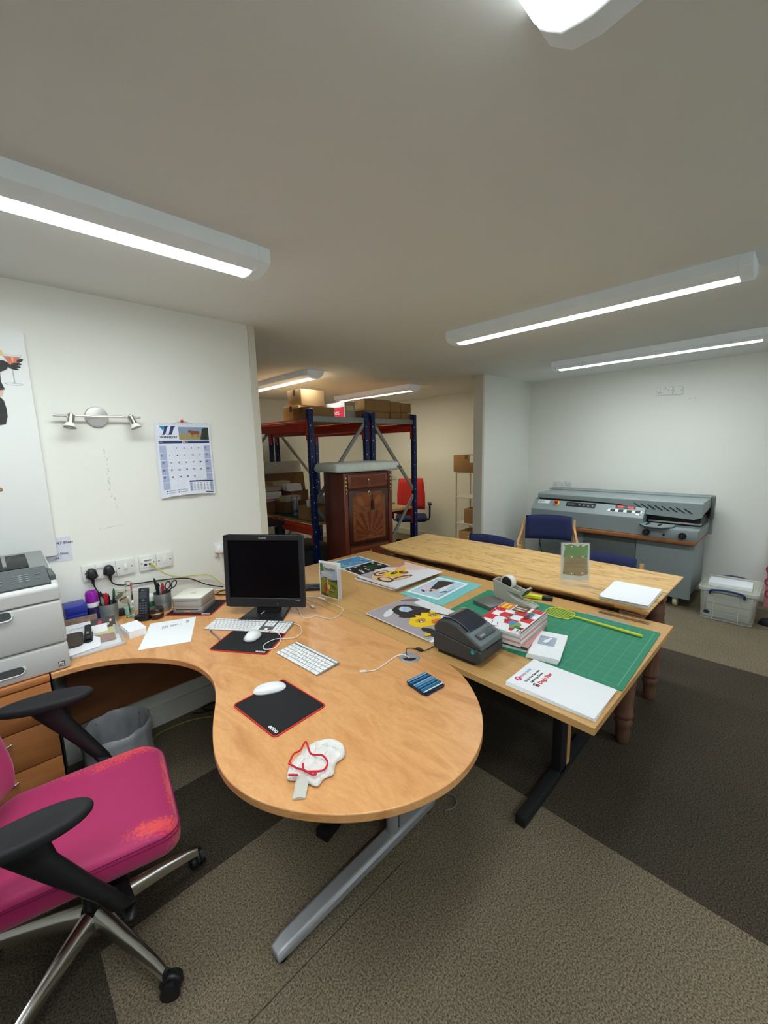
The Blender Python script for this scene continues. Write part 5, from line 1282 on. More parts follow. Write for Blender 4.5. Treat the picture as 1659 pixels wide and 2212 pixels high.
for dx, a in ((.004, 18), (.036, 28)):
    mb = MB(); M = Matrix.Translation((dx+.006, -.002, .130)) @ Matrix.Rotation(R(a), 4, 'Y'); mb.tube([M @ Vector((x, 0, z)) for x, z in EL(0, 0, .0125, .021, 0, 20)], .0032, BLACK, 8, closed=True)
    mb.tube([M @ Vector((0, 0, -.021)), (.0, .0, .092)], .004, BLACK, 8); mb.build('handle_loop', t, smooth=60)
GLS = mat('crystal_glass', (1, 1, 1), .02, trans=1, ior=1.5)
t = thing('glass_cross', 'clear glass cross ornament standing on the desk', 'ornament', (.478, 2.405, ZD), R(-38))
def diamond(a, b, r0, r1, up): 
    a, b = Vector(a), Vector(b); d = (b-a).normalized(); s = d.cross(Vector(up)).normalized(); u_ = s.cross(d)
    return [[p+s*rr, p+u_*rr*.7, p-s*rr, p-u_*rr*.7] for p, rr in ((a, r0*.7), (a+d*.006, r0), (b-d*.006, r1), (b, r1*.7))]
MB().loft(diamond((0, 0, .012), (0, 0, .195), .011, .019, (0, 1, 0)), GLS).build('upright', t, smooth=0)
for s in (-1, 1): MB().loft(diamond((s*.008, 0, .143), (s*.066, 0, .143), .009, .014, (0, 0, 1)), GLS).build('cross_arm', t, smooth=0)
mb = MB(); mb.loft([[(x*k, y*k*.8, z) for x, y in EL(0, 0, .028, .026, 22.5, 8)] for k, z in ((1, 0), (1, .006), (.5, .016))], GLS); mb.build('foot', t, smooth=0)
t = thing('cordless_phone', 'black cordless phone standing in its charging cradle', 'phone', (.512, 2.325, ZD), R(-38)); PHB = mat('phone_black', sr(38, 42, 48), .35)
MB().box((0, .012, .014), (.072, .085, .028), BLACK, bev=.008).build('charging_cradle', t)
PM = Matrix.Translation((0, .004, .012)) @ Matrix.Rotation(R(-13), 4, 'X')
def pm(mb, name, parent=t, **k):
    for v in mb.bm.verts: v.co = PM @ v.co
    return mb.build(name, parent, **k)
hs = pm(MB().box((0, 0, .074), (.048, .020, .148), PHB, bev=.006, seg=3), 'handset')
pm(MB().box((0, -.0102, .112), (.034, .002, .036), mat('phone_screen', sr(66, 74, 82), .2)), 'display', hs)
pm(MB().box((0, -.0104, .137), (.016, .001, .004), KEYL), 'earpiece', hs)
for r in range(5):
    for c in range(3): pm(MB().box((-.013+.013*c, -.0106, .070-.0125*r), (.009, .002, .006), mat('phone_key', sr(86, 92, 100), .4), bev=.0008), 'keypad_key', hs)
pm(MB().ell((0, -.0105, .085), (.009, .002, .006), mat('phone_key', sr(86, 92, 100), .4), 14), 'navigation_key', hs)
def jar(label, x, y, r, h, m, lm, lh, band=None, z=ZD):
    t = thing('jar', label, 'jar', (x, y, z))
    MB().lathe([(0, 0), (r*.92, 0), (r, .004), (r, h-.004), (r*.92, h)], m).build('jar_body', t, smooth=50)
    MB().lathe([(r*1.02, h), (r*1.05, h+.003), (r*1.05, h+lh-.003), (r*.98, h+lh), (0, h+lh)], lm).build('lid', t, smooth=50)
    if band: MB().lathe([(r*1.06, h-.004), (r*1.07, h+.004), (r*1.06, h+.004)], band, cap=False).build('gold_band', t, smooth=50)
jar('green pot with a white lid behind the cordless phone', .574, 2.44, .032, .055, mat('green_pot', sr(44, 110, 70), .3), mat('frosted_white_lid', sr(222, 228, 224), .4), .030)
jar('small dark brown glass jar with a gold band', .566, 2.295, .0325, .030, mat('dark_brown_glass', sr(40, 18, 18), .12, coat=.5), mat('dark_brown_glass', sr(40, 18, 18)), .024, BRASS)
jar('small pale green tub at the foot of the glass cross', .478, 2.462, .022, .034, mat('pale_green_tub', sr(156, 206, 186), .3), mat('pale_green_tub', sr(156, 206, 186)), .006)
t = thing('postcard', 'small landscape card leaning on the wall behind the glass cross', 'card', (.462, 2.503, ZD+.001)); M_ = Matrix.Rotation(R(7), 4, 'X')
MB().box((0, 0, .065), (.085, .001, .13), mat('cream_card', sr(206, 200, 184), .7)).build('card', t, smooth=0)
picture('printed_picture', t, [(mat('olive_print', sr(110, 116, 84), .6), EL(.35, .75, .25, .10, 20)), (mat('sand_print', sr(176, 160, 126), .6), EL(.6, .5, .3, .12, -15)), (mat('olive_print', sr(110, 116, 84)), EL(.6, .62, .2, .05, 10)), (INK, EL(.4, .58, .1, .03, 30))], .085, .13, 0, -.0425, 0, M=Matrix.Rotation(PI/2, 4, 'X') @ Matrix.Translation((0, 0, .0006)))
t = thing('power_adapter', 'black power adapter lying behind the first pen pot', 'adapter', (.440, 2.478, ZD), R(80)); MB().box((0, 0, .017), (.04, .055, .034), BLACK, bev=.006).build('adapter_body', t); MB().tube(catmull([(0, .02, .034), (.01, .04, .05), (.04, .05, .03), (.09, .06, .004)], 5), .003, BLACK).build('lead', t)

# small silver computer on its drive
rz = R(-47); t = thing('external_drive', 'silver drive box with a slot underneath the white-topped small computer', 'drive', (.752, 2.278, ZD+.0035), rz)
SVP = mat('anodised_aluminium', sr(172, 170, 166), .38, .55)
MB().prism(RR(-.083, -.083, .083, .083, .018, 6), 0, .036, SVP, bev=.002).build('case', t); MB().box((0, -.0832, .022), (.12, .001, .004), INK).build('disc_slot', t, smooth=0)
MB().prism(EL(0, 0, .016, .006), 0, .001, CHROME, Matrix.Translation((0, -.083, .010)) @ Matrix.Rotation(PI/2, 4, 'X')).build('oval_badge', t)
t = thing('mini_computer', 'small square computer with a white top and silver sides', 'computer', (.752, 2.278, ZD+.040), rz)
MB().prism(RR(-.0825, -.0825, .0825, .0825, .018, 6), 0, .044, SVP, bev=.0015).build('case', t); MB().prism(RR(-.080, -.080, .080, .080, .017, 6), .044, .048, mat('cream_white_plastic', sr(226, 224, 212), .3), bev=.0015).build('top_panel', t)
MB().box((0, -.0827, .032), (.12, .001, .003), INK).build('disc_slot', t, smooth=0)
AP = mat('pale_grey_logo', sr(196, 196, 190), .3)
picture('fruit_logo', t, [(AP, EL(0, 0, .013, .013)), (AP, EL(-.006, -.003, .010, .012)), (AP, EL(.006, -.003, .010, .012)), (AP, EL(.004, .017, .006, .0028, 50)), (mat('cream_white_plastic', sr(226, 224, 212)), EL(.017, .001, .006, .006))], 1, 1, .0482)

# note block, loose sheet, letters, folder
sheet_stack('note_block', 'block of small white note paper in front of the cordless phone', 'paper', (.431, 2.182), .073, .126, ZD, .034, R(4), n=4, jit=.001, seed=4)
t = thing('printed_sheet', 'single white printed sheet lying on the desk in front of the jar', 'paper', (.552, 2.056, ZD), R(-24.5))
MB().box((0, 0, .0006), (.210, .297, .0008), PAPER).build('sheet', t, smooth=0)
GB = mat('grey_text_block', sr(176, 180, 188), .7)
it = [(GB, RC(x, .80-hh, x+.035, .80)) for x, hh in ((.30, .12), (.345, .12), (.39, .12), (.47, .08), (.515, .09), (.56, .08), (.60, .05))]+[(GB, RC(.68, .70, .69, .80)), (GB, RC(.80, .79, .86, .90))]
picture('printed_text', t, it, .21, .297, .001, -.105, -.1485)
random.seed(8)
letters = [('long white envelope standing in front in the letter pile by the printer', (.245, 2.285), .20, .05, PAPER, 0), ('card with red flowers standing behind the long white envelope', (.288, 2.325), .19, .062, PAPER, 1), ('brown picture card standing at the back of the letter pile', (.235, 2.352), .17, .085, mat('brown_card_print', sr(120, 100, 84), .7, noise=(40, .4)), 2)]
for lb, (x, y), w_, h_, m, kind in letters:
    t = thing('greeting_card', lb, 'card', (x, y, ZD), R(-6))
    o = MB().box((0, 0, h_/2), (w_, .0025, h_), m, RX(R(-22))).build('card', t, smooth=0)
    if kind == 1:
        RXM = Matrix.Translation((0, 0, h_/2)) @ Matrix.Rotation(R(-22), 4, 'X') @ Matrix.Rotation(PI/2, 4, 'X') @ Matrix.Translation((0, 0, .0014))
        fl = [(mat('dark_floral_ground', sr(70, 64, 60), .6), RC(.0, -.033, .098, .033))]+[(mat('rose_print2', sr(196, 60, 96), .5), EL(.008+.014*k, -.018+.016*(k % 3), .009, .009, 0, 10)) for k in range(4)]+[(mat('pale_petal', sr(206, 190, 176), .6), EL(.055+.012*k, -.016+.015*(k % 3), .007, .005, 40*k, 10)) for k in range(4)]
        picture('printed_picture', t, fl, 1, 1, 0, M=RXM)
        picture('handwriting', t, [(mat('blue_grey_ink', sr(120, 130, 160), .6), q) for q in STR([(-.08+.009*k, .006+(.006 if k % 2 else 0)) for k in range(8)], .0012)+STR([(-.06+.009*k, -.012+(.006 if k % 2 else 0)) for k in range(7)], .0012)], 1, 1, 0, M=RXM)
t = thing('plastic_wallet', 'clear plastic wallet with papers and a landscape picture lying on the desk', 'folder', (0, 0, 0))
FP = [(.172, 2.078), (.376, 2.070), (.405, 2.385), (.36, 2.41), (.172, 2.41)]
MB().prism([(.18, 2.09), (.362, 2.087), (.39, 2.385), (.35, 2.40), (.18, 2.40)], ZD, ZD+.012, PAPER).build('papers', t)
mb = MB(); mb.loft([[(x, y, ZD+.0005) for x, y in FP], [(x, y, ZD+.014) for x, y in FP]], mat('clear_wallet', sr(214, 216, 216), .15, alpha=.35)); mb.build('wallet', t, bev=(.004, 2))
it = [(mat('dusk_sky_print', sr(140, 160, 190), .5), [(.29, 2.27), (.35, 2.40), (.385, 2.385), (.375, 2.20)]), (mat('sun_print', sr(196, 190, 140), .5), [(.285, 2.24), (.33, 2.33), (.375, 2.31), (.365, 2.19)]), (mat('earth_print', sr(160, 130, 120), .5), [(.27, 2.15), (.285, 2.25), (.36, 2.22), (.35, 2.13)])]
picture('landscape_picture', t, it, 1, 1, ZD+.0145, step=.0003)
o = MB().prism([(.170, 2.085), (.285, 2.10), (.300, 2.20), (.262, 2.30), (.175, 2.30)], ZD+.0152, ZD+.0168, PAPER).build('loose_sheet'); tag(o, 'white sheet with scribbles on top of the plastic wallet', 'paper')
t = thing('eyewear_pouch', 'dark brown soft pouch on the papers next to the printer', 'pouch', (.205, 2.255, ZD+.0172), R(-8))
mb = MB(); mb.loft([[(x*k, y*k, z) for x, y in RR(-.042, -.095, .040, .095, .03, 6)] for k, z in ((.96, 0), (1, .006), (.97, .014), (.8, .020), (.4, .022))], mat('dark_brown_felt', sr(72, 62, 56), .9)); mb.build('pouch_body', t, smooth=80)
t = thing('stapler', 'small black stapler lying on the papers beside the brown pouch', 'stapler', (.262, 2.235, ZD+.0172), R(-10))
MB().prism(RR(-.017, -.062, .017, .060, .015, 5), 0, .010, BLACK, bev=.002).build('base', t)
mb = MB(); mb.loft([[(-.013, y, z0), (.013, y, z0), (.012, y, z1), (-.012, y, z1)] for y, z0, z1 in ((-.055, .012, .024), (.0, .014, .034), (.045, .016, .046), (.058, .02, .044))], BLACK); mb.build('top_arm', t, bev=(.003, 2))
MB().box((0, -.022, .0335), (.010, .020, .002), mat('copper_tag', sr(150, 110, 90), .4), RX(R(8))).build('badge', t)
# ------------------------------------------------------------------ under the desk
t = thing('waste_bin', 'waste bin with a grey plastic liner under the desk', 'bin', (.315, 2.205, 0)); LINER = mat('grey_liner', sr(188, 190, 194), .3, alpha=.66, noise=(14, .2))
MB().lathe([(0, .004), (.105, 0), (.108, .006), (.135, .27), (.131, .27), (.104, .008), (0, .008)], mat('smoke_bin', sr(60, 62, 64), .4)).build('bin_body', t)
random.seed(31)
def lr(i, r, z, a): q = 2*PI*i/48; return Vector(((r+a*math.sin(7*q+z*40)+a*.6*math.sin(13*q))*math.cos(q), (r+a*math.sin(7*q+z*40)+a*.6*math.sin(13*q))*math.sin(q), z+a*.8*math.sin(9*q)))
mb = MB(); mb.loft([[lr(i, r, z, a) for i in range(48)] for r, z, a in ((.141, .12, .003), (.143, .2, .003), (.146, .26, .003), (.147, .288, .004), (.140, .295, .004), (.130, .282, .003), (.118, .2, .006), (.10, .12, .01), (.04, .09, .01))], LINER, cap=False); mb.build('bin_liner', t, smooth=70)
cable('floor_cable', 'yellow-green cable lying on the carpet under the desk', [(.50, 2.39), (.526, 2.42), (.576, 2.427), (.657, 2.423), (.734, 2.40), (.811, 2.353), (.9, 2.29), (1.05, 2.2)], .004, mat('olive_yellow_cable', sr(150, 150, 60), .5), z=.006)
cable('floor_cable', 'black cable loop on the carpet below the desk near the skirting', [(.74, 2.47), (.80, 2.43), (.86, 2.42), (.90, 2.45), (.86, 2.49), (.80, 2.47), (.86, 2.40), (1.0, 2.3)], .005, BLACK, z=.006)
cable('floor_cable', 'grey cable loop on the carpet behind the silver foot of the desk', [(1.20, 1.10), (1.27, 1.05), (1.33, 1.02), (1.35, .97), (1.31, .94), (1.26, .96)], .0035, mat('grey_cable', sr(120, 118, 112), .5), z=.005)
t = thing('power_strip', 'black multi-way power block on the carpet under the desk', 'power strip', (.93, 1.27, 0), R(15))
MB().box((0, 0, .022), (.26, .06, .04), BLACK, bev=.005).build('strip_body', t)
for k in range(3): MB().box((-.08+.075*k, 0, .056), (.05, .045, .032), BLACK, bev=.006).build('plug', t)
# ------------------------------------------------------------------ things on the work table
ZT2 = .7292
def flat(name, label, cat, c, w, d, rz, h, m, z=ZT2, n=1, jit=0, group=None, seed=2, part='sheet'):
    random.seed(seed); t = thing(name, label, cat, (c[0], c[1], z), rz, group)
    for k in range(n):
        MB().box((random.uniform(-jit, jit), random.uniform(-jit, jit), h/n*(k+.5)), (w, d, h/n*.94), m).build(part, t, smooth=0)
    return t
# big cutting mat
GM_ = mat('green_cutting_mat', sr(28, 128, 96), .55, noise=(30, .04)); GLN = mat('mat_grid_line', sr(112, 176, 146), .6)
t = thing('cutting_mat', 'large green cutting mat with a printed grid on the work table', 'cutting mat', (1.483, .366, ZT2), R(1.2))
MB().prism(RR(0, 0, .592, .862, .008, 4), 0, .003, GM_).build('mat', t)
it = []
for k in range(12): x = .025+.0492*k; it.append((GLN, RC(x-.0004, .02, x+.0004, .84)))
for k in range(18): y = .022+.0481*k; it.append((GLN, RC(.02, y-.0004, .572, y+.0004)))
for y in (.262, .272, .282): it.append((GLN, RC(.02, y-.0005, .572, y+.0005)))
for y in (.02, .84): it.append((GLN, RC(.02, y-.0007, .572, y+.0007)))
mb = MB()
for m, pts in it: mb.poly([(x, y, .0031) for x, y in pts], m)
mb.build('grid_lines', t, smooth=0, weld=False, recalc=False)
text('A1', .035, GLN, 'size_lettering', t, (.585, .80, .0031), (0, 0, R(90)), 'RIGHT', ext=.0001)
# duck prints
DG = mat('print_lilac_grey', sr(166, 158, 164), .35, noise=(3, .12)); DW = mat('print_pale', sr(222, 222, 226), .35, noise=(4, .05)); DBK = mat('print_charcoal', sr(44, 40, 42), .4, noise=(60, .3)); DY = mat('print_yellow', sr(238, 198, 30), .35, noise=(12, .08))
DOR = mat('print_orange', sr(214, 116, 62), .35); DBL = mat('print_ice_blue', sr(176, 196, 220), .35, noise=(90, .3)); DBR = mat('print_brown', sr(112, 60, 24), .4, noise=(30, .2)); DGD = mat('print_gold', sr(196, 150, 30), .4)
dk = [('lowest large print of the pile with the painted duckling', (1.497, 1.268), -4), ('middle large print of the pile with the painted duckling', (1.487, 1.288), -3), ('large print of a painted yellow duckling with a dark hat, on top of its pile', (1.482, 1.292), -2)]
for k, (lb, c, a) in enumerate(dk):
    t = flat('art_print', lb, 'print', c, .335, .425, R(a), .0038, PAPER, z=ZT2+.004*k+.0002, part='board')
    if k == 2:
        it = [(DG, RC(.0, .0, 1, 1)), (DW, [(.30, .0), (1, .0), (1, .86), (.82, .80), (.75, .45), (.5, .10)]), (DW, EL(.25, .80, .16, .05, 20)), (mat('print_shadow', sr(120, 112, 120), .4), EL(.86, .90, .16, .05, -30)),
              (DBK, [(.30, .74), (.36, .84), (.52, .89), (.66, .85), (.78, .62), (.80, .50), (.66, .46), (.42, .48), (.27, .56), (.24, .62), (.30, .66)]), (DBL, [(.42, .72), (.46, .80), (.56, .83), (.63, .76), (.60, .66), (.48, .65)]),
              (DY, EL(.45, .35, .26, .17, 3)), (DY, EL(.60, .40, .17, .15)), (DY, EL(.26, .34, .10, .11)), (DBK, [(.30, .53), (.42, .47), (.46, .52), (.52, .46), (.60, .52), (.70, .44), (.76, .54), (.60, .60), (.40, .60)]),
              (DGD, EL(.38, .37, .09, .055)), (DGD, EL(.66, .38, .08, .055)), (DBK, EL(.38, .355, .055, .030)), (DBK, EL(.65, .365, .050, .030)), (PAPER, EL(.385, .350, .040, .020)), (PAPER, EL(.645, .360, .036, .020)), (DBR, EL(.39, .350, .018, .018)), (DBR, EL(.65, .360, .016, .018)),
              (DOR, [(.43, .235), (.50, .29), (.58, .27), (.68, .22), (.62, .17), (.52, .16), (.44, .19)]), (DBR, STR([(.44, .21), (.53, .22), (.66, .22)], .008)[0]), (DBR, STR([(.44, .21), (.53, .22), (.66, .22)], .008)[1]),
              (DW, EL(.46, .11, .14, .05)), (DBK, EL(.20, .17, .05, .05)), (DBK, EL(.23, .13, .045, .06, 30)), (DBK, [(.14, .12), (.24, .10), (.40, .0), (.10, .0)]), (DY, EL(.10, .07, .05, .03)), (DBK, [(.80, .16), (.83, .17), (.74, .40), (.72, .39)][::1])]
        picture('painted_duckling', t, it, .331, .421, .0039, -.1655, -.2105)
# stack with the swirly maned print
for k in range(5):
    t = flat('art_print', ('lowest thin card of the pile with the swirly golden print', 'white board in the lower part of the swirly golden print pile', 'dark-edged board in the swirly golden print pile', 'white board just under the swirly golden print', 'big print with a golden face and brown curls on top of its pile')[k], 'print',
             (1.893-.004*(k % 2)-.004*k, 1.828-.012*k, ), .45-.006*k, .345, R(3-1.0*k), .0065, (PAPER, PAPER, INK, PAPER, PAPER)[k], z=ZT2+.0003+.0068*k, part='board')
    if k == 4:
        it = [(DW, RC(0, 0, 1, 1)), (mat('print_blush', sr(226, 196, 186), .35, noise=(4, .1)), [(.55, 1), (1, 1), (1, .25), (.75, .45)]), (mat('print_rose', sr(196, 130, 120), .35), [(.6, 1), (.98, 1), (.9, .85), (.72, .80)]), (DG, [(.0, 1), (.30, 1), (.15, .70), (.0, .60)]),
              (mat('print_cream', sr(222, 190, 150), .35, noise=(20, .2)), EL(.28, .55, .27, .30, 10)), (DBR, EL(.30, .78, .16, .12, 20)), (mat('print_cream', sr(222, 190, 150)), EL(.30, .78, .12, .08, 20)), (DBR, EL(.30, .77, .06, .04)), (DBR, EL(.13, .45, .10, .18)), (mat('print_cream', sr(222, 190, 150)), EL(.14, .46, .065, .13)),
              (DBR, EL(.36, .30, .20, .08, -10)), (mat('print_cream', sr(222, 190, 150)), EL(.34, .28, .16, .05, -10)), (DY, EL(.40, .58, .16, .15, -20)), (DY, EL(.62, .66, .16, .09, 30)), (DBR, EL(.56, .50, .07, .10)), (DOR, EL(.60, .50, .05, .05)), (DBR, EL(.43, .60, .08, .055, 20)), (INK, EL(.44, .60, .045, .03, 20)), (PAPER, EL(.455, .61, .012, .010)), (mat('print_cream', sr(222, 190, 150)), EL(.64, .68, .08, .035, 30))]
        picture('painted_curls', t, it, .422, .341, .0066, -.211, -.1705)
# teal mat with another print on it
TM = mat('teal_mat', sr(120, 196, 196), .5, noise=(20, .04))
t = flat('cutting_mat', 'small turquoise cutting mat under the print with a black skirt', 'cutting mat', (1.885, 1.452), .425, .30, R(3), .003, TM, part='mat')
mb = MB(); 
for k in range(27): mb.poly([(-.205+.0155*k+dx, y, .0031) for dx, y in ((0, -.142), (.0012, -.142), (.0012, .142), (0, .142))], mat('teal_line', sr(74, 144, 148), .5))
mb.build('grid_lines', t, smooth=0, weld=False, recalc=False)
t = flat('art_print', 'print of a figure with a black skirt lying on the turquoise mat', 'print', (1.888, 1.482), .335, .222, R(4), .0012, PAPER, z=ZT2+.0034)
BL_ = mat('print_mist_blue', sr(176, 204, 220), .4, noise=(14, .14))
picture('painted_figure', t, [(BL_, RC(.05, .06, .95, .94)), (mat('print_mist_pink', sr(220, 196, 214), .4), EL(.34, .74, .24, .10, 25)), (DW, EL(.60, .35, .28, .07, 15)), (DBK, [(.33, .60), (.40, .44), (.92, .34), (.86, .70), (.80, .80)]), (mat('pale_skin', sr(226, 186, 160)), EL(.33, .50, .06, .07)), (mat('pale_skin', sr(226, 186, 160)), STR([(.33, .52), (.22, .62)], .03)[0]), (mat('pale_skin', sr(226, 186, 160)), STR([(.36, .46), (.30, .26)], .03)[0]), (DBK, EL(.20, .68, .03, .09, -20)), (DBK, EL(.36, .20, .03, .09, 40)), (DBR, EL(.27, .50, .03, .04)), (mat('print_teal_text', sr(110, 160, 170), .5), RC(.12, .09, .60, .12))], .335, .222, .0012, -.1675, -.111)
# sheet with the blue bathers and the green panda pictures
t = flat('poster_sheet', 'white poster sheet with a blue picture and a green and black picture', 'poster', (1.895, 2.218), .305, .425, R(-4), .0012, PAPER)
random.seed(12)
SEA = mat('print_sea_blue', sr(88, 156, 206), .4, noise=(16, .25)); DKG = mat('print_forest_green', sr(26, 74, 46), .4); CRM = mat('print_bone', sr(198, 202, 186), .5)
it = [(SEA, RC(.04, .53, .96, .97)), (mat('print_aqua', sr(110, 190, 190), .4), RC(.04, .53, .28, .97))]
for k in range(26):
    x, y = random.uniform(.1, .9), random.uniform(.57, .93); it.append(((mat('print_salmon', sr(206, 116, 110), .5), CRM, DBR, mat('print_plum', sr(130, 60, 100), .5))[k % 4], EL(x, y, random.uniform(.015, .05), random.uniform(.008, .02), random.uniform(0, 180), 10)))
it.append((INK, RC(.04, .03, .96, .49)))
it.append((DKG, [(.35, .2), (.70, .12), (.86, .3), (.62, .36), (.5, .30)]))
for k in range(34):
    x, y = random.uniform(.08, .92), random.uniform(.06, .46); it.append(((CRM, INK, DKG, CRM)[k % 4], EL(x, y, random.uniform(.02, .06), random.uniform(.01, .03), random.uniform(0, 180), 9)))
picture('printed_pictures', t, it, .305, .425, .0012, -.1525, -.2125, step=.00004)
# greeting card and calculator
t = thing('greeting_card', 'standing greeting card reading Goodbye with a signpost picture', 'card', (1.338, 1.922, ZT2), math.atan2(-.150, .022))
WC, HC = .150, .212
MB().box((WC/2, 0, HC/2), (WC, .0012, HC), PAPER).build('front_leaf', t, smooth=0)
MB().box((WC/2, 0, HC/2), (WC, .0012, HC), PAPER).build('back_leaf', t, smooth=0, rz=R(8)).location = (0, .0015, 0)
GRS = mat('print_meadow', sr(128, 128, 44), .5, noise=(30, .3)); SKY_ = mat('print_sky', sr(166, 182, 214), .5, noise=(8, .08))
CMx = Matrix.Rotation(PI/2, 4, 'X') @ Matrix.Translation((0, 0, .0007))
it = [(mat('print_pale_sky', sr(206, 214, 210), .5), RC(.05, .03, .95, .96)), (SKY_, RC(.05, .5, .95, .78)), (GRS, RC(.05, .03, .95, .53)), (GREENP, EL(.13, .86, .08, .09)), (GREENP, EL(.16, .77, .09, .06)), (DBR, RC(.06, .45, .09, .80)), (mat('print_hill', sr(66, 78, 52), .5), [(.55, .5), (.95, .56), (.95, .46), (.55, .47)]),
      (mat('print_post', sr(196, 190, 170), .5), RC(.415, .10, .455, .74)), (CRM, RC(.12, .66, .42, .72)), (CRM, RC(.20, .59, .42, .64)), (DBR, RC(.22, .54, .42, .57)), (CRM, RC(.45, .63, .74, .68)), (CRM, RC(.45, .57, .72, .61)), (RED, EL(.35, .24, .085, .075)), (mat('print_plum', sr(130, 60, 100)), EL(.36, .37, .045, .05)), (YELLOW, EL(.50, .31, .07, .065)), (INK, RC(.56, .19, .80, .215)), (CRM, RC(.56, .215, .80, .23)), (mat('print_moss', sr(90, 104, 30), .5), EL(.75, .33, .14, .04, -20)), (DBR, EL(.3, .08, .2, .03, -10))]
picture('printed_picture', t, it, WC, HC, 0, M=CMx)
o = text('Goodbye', .026, INK, 'lettering', t, align='CENTER', shear=.35); o.matrix_local = CMx @ Matrix.Translation((.080, .165, .003))
t = thing('calculator', 'black calculator lying behind the greeting card', 'calculator', (1.395, 2.035, ZT2), R(-42))
MB().box((0, 0, .008), (.15, .085, .014), BLACK, RX(R(6)), bev=.003).build('case', t)
for i in range(5):
    for j in range(3): MB().box((-.045+.022*i, -.026+.017*j, .0165+.0018*(j-1)), (.015, .011, .003), DKGREY, bev=.001).build('button', t)
MB().box((0, .030, .0185), (.11, .016, .002), mat('lcd', sr(90, 110, 120), .3)).build('display', t)
# label printer
LPD = mat('label_printer_charcoal', sr(54, 58, 60), .5, noise=(6, .03)); LPG = mat('label_printer_grey', sr(92, 102, 106), .4)
t = thing('label_printer', 'dark grey label printer with a smoky window, on the work table', 'printer', (1.268, .800, ZT2), R(1))
def lp(name, prof, x0, x1, m, bev=.006, parent=t): return MB().loft([[(x0, y, z) for y, z in prof], [(x1, y, z) for y, z in prof]], m).build(name, parent, bev=(bev, 3), smooth=50)
lp('base', [(.035, 0), (.02, .022), (.205, .022), (.205, 0)], .012, .158, BLACK, .003)
lp('lower_body', [(.0, .020), (-.006, .030), (-.006, .066), (.0, .072), (.212, .095), (.218, .085), (.218, .024), (.212, .018)], 0, .170, LPD)
lp('side_body', [(.0, .072), (-.004, .090), (.055, .120), (.105, .148), (.150, .156), (.196, .145), (.217, .115), (.216, .094)], 0, .170, LPD, .008)
lp('cover', [(-.008, .074), (-.008, .096), (.030, .114), (.060, .126), (.08, .126), (.06, .09), (.04, .074)], .004, .166, LPG, .005)
lp('window', [(.056, .128), (.085, .144), (.120, .157), (.150, .161), (.185, .154), (.196, .140), (.150, .140), (.08, .126)], .022, .148, mat('smoky_window', sr(24, 34, 54), .08, coat=1, spec=.6), .002)
for x in (.0215, .1485): MB().tube(catmull([(x, .054, .129), (x, .085, .146), (x, .120, .159), (x, .150, .163), (x, .186, .156)], 4), .0011, CHROME, 6).build('window_trim', t)
MB().box((.095, -.0085, .071), (.105, .002, .004), INK).build('label_slot', t, smooth=0)
MB().cyl((.0005, .028, .062), (-.003, .028, .062), .008, mat('teal_button', sr(30, 150, 140), .3)).build('release_button', t)
M_ = Matrix.Translation((.02, .008, .1085)) @ Matrix.Rotation(math.atan2(.018, .038), 4, 'X')
mb = MB(); mb.box((.065, .018, .001), (.115, .030, .002), mat('logo_panel', sr(62, 70, 72), .4), bev=.001)
for v in mb.bm.verts: v.co = M_ @ v.co
mb.build('logo_panel', t)
o = text('ZEBRA', .011, KEYL, 'brand_lettering', t); o.matrix_local = M_ @ Matrix.Translation((.018, .010, .0022))
